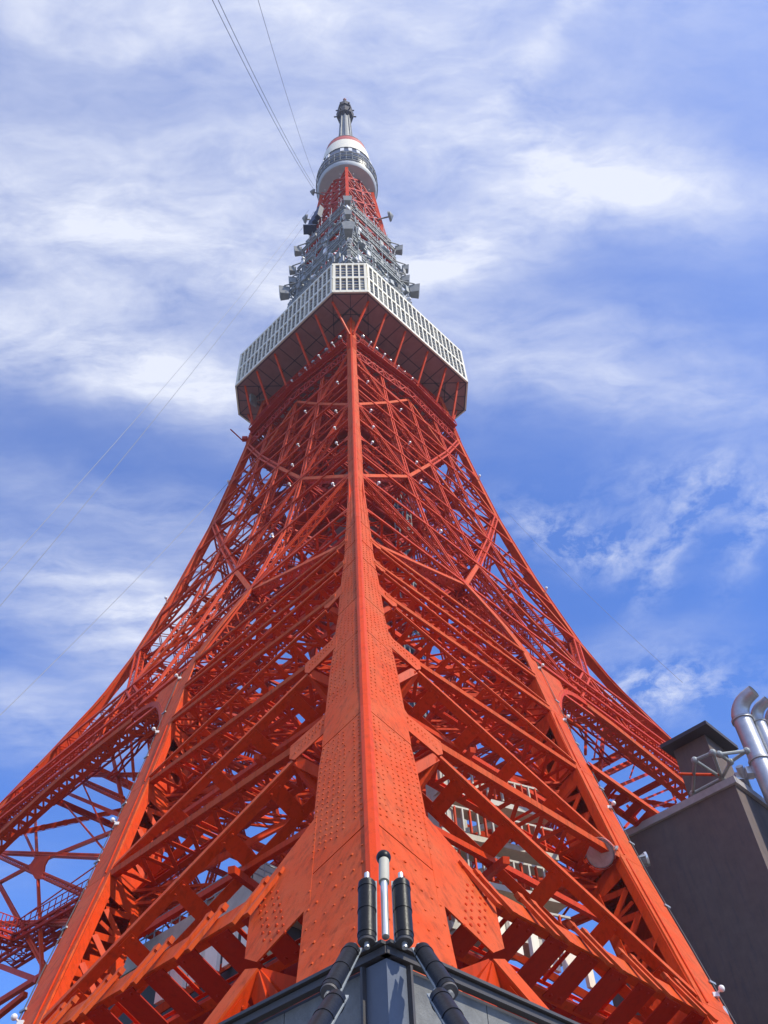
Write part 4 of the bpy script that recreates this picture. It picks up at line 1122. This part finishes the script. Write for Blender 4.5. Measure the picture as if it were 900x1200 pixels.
# ------------------------------------------------------------------ floodlights on the right chord
def floodlight(px, h_dist, r, lab, aim):
    c = CAM + (F*1073.87 + RR*(px[0]-450) - UU*(px[1]-600)).normalized()*h_dist
    D = thing('floodlight', lab, 'floodlight', tuple(c), 'floodlights on the right chord')
    aim = aim.normalized(); O = Vector((0, 0, 0))
    m_ = MB(); m_.tube(O, -aim*r*1.3, r, r*.55, 20, True); add('housing', m_, 'bezel', D, True)
    m_ = MB(); m_.tube(aim*.01, aim*.07, r*.93, r*.93, 20); add('lens', m_, 'lens', D, True)
    m_ = MB(); m_.tube(-aim*.03, aim*.12, r*1.08, r*1.08, 20, False); m_.tube(-aim*.03, aim*.12, r*.97, r*.97, 20, False); add('rim', m_, 'chrome', D, True)
    m_ = MB(); si = aim.cross(Vector((0, 0, 1))).normalized(); m_.rod(si*r*1.15, si*r*1.15-aim*r*1.6, .1); m_.rod(-si*r*1.15, -si*r*1.15-aim*r*1.6, .1); m_.rod(si*r*1.15-aim*r*1.6, -si*r*1.15-aim*r*1.6, .1); m_.rod(-aim*r*1.2, -aim*r*1.2+Vector((.3, 1.0, .5)), .14); add('bracket', m_, 'bezel', D)
    return D
dd_ = (FP(1, 21.0, 33.5, -1.0)-CAM).length - 3.0
floodlight((703, 1000), dd_, .85, 'large round floodlight hung under the girder at the right chord', Vector((-.35, -.8, -.6)))
floodlight((757, 1007), (FP(1, ao(33), 33, -.6)-CAM).length, .42, 'small pale floodlight on the outer edge of the right chord', Vector((.9, -.2, .1)))
floodlight((850, 1192), (FP(1, ao(20), 19.5, -.6)-CAM).length, .42, 'small pale floodlight at the lower right, against the dark wall', Vector((.9, -.2, .1)))

# ------------------------------------------------------------------ near kiosk corner
KZ = 4.3
kc = atz(452, 1101, KZ)
K = thing('kiosk', 'corner of a grey metal clad kiosk with dark roof trim, close below the tower', 'kiosk')
def KP(a, bb, z): return Vector((kc.x, kc.y, z)) + AX*a + BX*bb
for (d0, d1, nm) in ((AX, BX, 'l'), (BX, AX, 'r')):
    edges = [.22, 1.0, 1.9, 2.8, 3.7, 4.6, 5.5]
    for e0, e1 in zip(edges[:-1], edges[1:]):
        m_ = MB(); p = Vector((kc.x, kc.y, 0))+d1*.06; m_.prism([p+d0*(e0+.004), p+d0*(e1-.004), p+d0*(e1-.004)+d1*.05, p+d0*(e0+.004)+d1*.05], Vector((0, 0, KZ-.10))); add('panel', m_, 'cladding', K)
    m_ = MB(); p = Vector((kc.x, kc.y, KZ-.06)); m_.bar(p+d1*.02, p+d0*5.6+d1*.02, Zv, d1, .045, .06); m_.bar(p+Zv*.04+d1*.02, p+d0*5.6+Zv*.04+d1*.02, Zv, d1, .02, .12)
    add('roof_trim', m_, 'trim', K)
m_ = MB(); p = Vector((kc.x, kc.y, 0)); m_.prism([p+AX*.2+BX*.02, p+AX*.02+BX*.02, p+BX*.2+AX*.02, p+BX*.2+AX*.2], Vector((0, 0, KZ-.1))); add('corner_post', m_, 'pilaster', K)
m_ = MB()
for d0, d1 in ((AX, BX), (BX, AX)): m_.bar(p+d0*.205+d1*.03, p+d0*.205+d1*.03+Zv*(KZ-.1), d0, d1, .02, .09)
add('corner_joint', m_, 'trim', K)
m_ = MB(); m_.prism([Vector((kc.x, kc.y, .0))+(AX+BX)*.15, Vector((kc.x, kc.y, 0))+(AX+BX)*.15+BX*5.3, Vector((kc.x, kc.y, 0))+(AX+BX)*5.4, Vector((kc.x, kc.y, 0))+(AX+BX)*.15+AX*5.3], Vector((0, 0, KZ-.02))); add('kiosk_core', m_, 'darkwall', K)

# sensor mast on the apex
MS = thing('sensor_mast', 'slim bright rod with white cylinder and black ball on the kiosk apex', 'mast', group=None)
def near(x, y, dist): return CAM + (F*1073.87 + RR*(x-450) - UU*(y-600)).normalized()*dist
dk = (Vector((kc.x, kc.y, KZ))-CAM).length
r0, r1_, r2_, r3_ = near(452, 1098, dk), near(450, 1034, dk*1.06), near(450, 1009, dk*1.09), near(449.5, 1005, dk*1.095)
m_ = MB(); m_.tube(r0, r1_, .024, .024, 14); add('rod', m_, 'chrome', MS, True)
m_ = MB(); m_.tube(r1_, r2_, .036, .036, 18); add('sleeve', m_, 'cream', MS, True)
m_ = MB(); m_.sphere(r3_, .052, 16, 10); add('ball', m_, 'black', MS, True)

# black tubular spotlights
SP = [((430, 1103), (430, 1036), 1.0, 1.05, .058, 'upright black tube lamp left of the rod, upper left one'),
      ((474, 1103), (470, 1036), 1.0, 1.05, .058, 'upright black tube lamp right of the rod, upper right one'),
      ((386, 1163), (412, 1115), .91, .99, .055, 'slanting black tube lamp on the left roof edge, middle of the left three'),
      ((526, 1162), (495, 1115), .91, .99, .055, 'slanting black tube lamp on the right roof edge, middle of the right three'),
      ((362, 1222), (394, 1172), .80, .88, .055, 'lowest slanting black tube lamp on the left, cut by the picture edge'),
      ((548, 1222), (515, 1170), .80, .88, .055, 'lowest slanting black tube lamp on the right, cut by the picture edge')]
for (pa, pb, ka, kb, r, lab) in SP:
    D = thing('tube_lamp', lab, 'lamp', group='black tube lamps on the kiosk corner')
    a0, a1 = near(*pa, dk*ka), near(*pb, dk*kb); ax_ = (a1-a0).normalized()
    m_ = MB(); m_.tube(a0, a1, r, r, 28); add('body', m_, 'black', D, True)
    for t in (.1, .5, .9): m_ = MB(); c = a0.lerp(a1, t); m_.tube(c-ax_*.007, c+ax_*.007, r*1.06, r*1.06, 28); add('band', m_, 'black', D, True)
    for q0, q1, ra, rb in ((a0-ax_*.015, a0, r*.86, r*.95), (a1, a1+ax_*.012, r*.95, r*.86)): m_ = MB(); m_.tube(q0, q1, ra, rb, 28); add('end_cap', m_, 'trim', D, True)
    m_ = MB(); m_.tube(a1, a1+ax_*.09, .018, .018, 12); add('pin', m_, 'chrome', D, True)
    m_ = MB(); m_.tube(a0-ax_*.05, a0, .018, .018, 12); add('pin', m_, 'chrome', D, True)
    m_ = MB(); m_.path([a0+F*.05, a0-ax_*.06+F*.07, a0-ax_*.12+F*.14], .007, 6); add('flex', m_, 'trim', D, True)
    m_ = MB(); si = (RR*(1 if pa[0] < 450 else -1)); m_.bar(a0.lerp(a1, -.02)+si*.05, a0.lerp(a1, 1.0)+si*.05+F*.04, si, ax_.cross(si), .03, .012); add('bracket', m_, 'grey', D)

# ------------------------------------------------------------------ haze
m = bpy.data.materials.new('haze_air'); m.use_nodes = True; n = m.node_tree; n.nodes.clear()
pv = n.nodes.new('ShaderNodeVolumePrincipled'); pv.inputs['Color'].default_value = (0.86, 0.90, 1.0, 1); pv.inputs['Density'].default_value = 0.00016; pv.inputs['Anisotropy'].default_value = 0.2
o_ = n.nodes.new('ShaderNodeOutputMaterial'); n.links.new(pv.outputs[0], o_.inputs['Volume'])
M['haze'] = m
hb_ = MB(); hb_.box((0, 0, 174), 700, 700, 350)
add('haze', hb_, 'haze', kind='stuff')
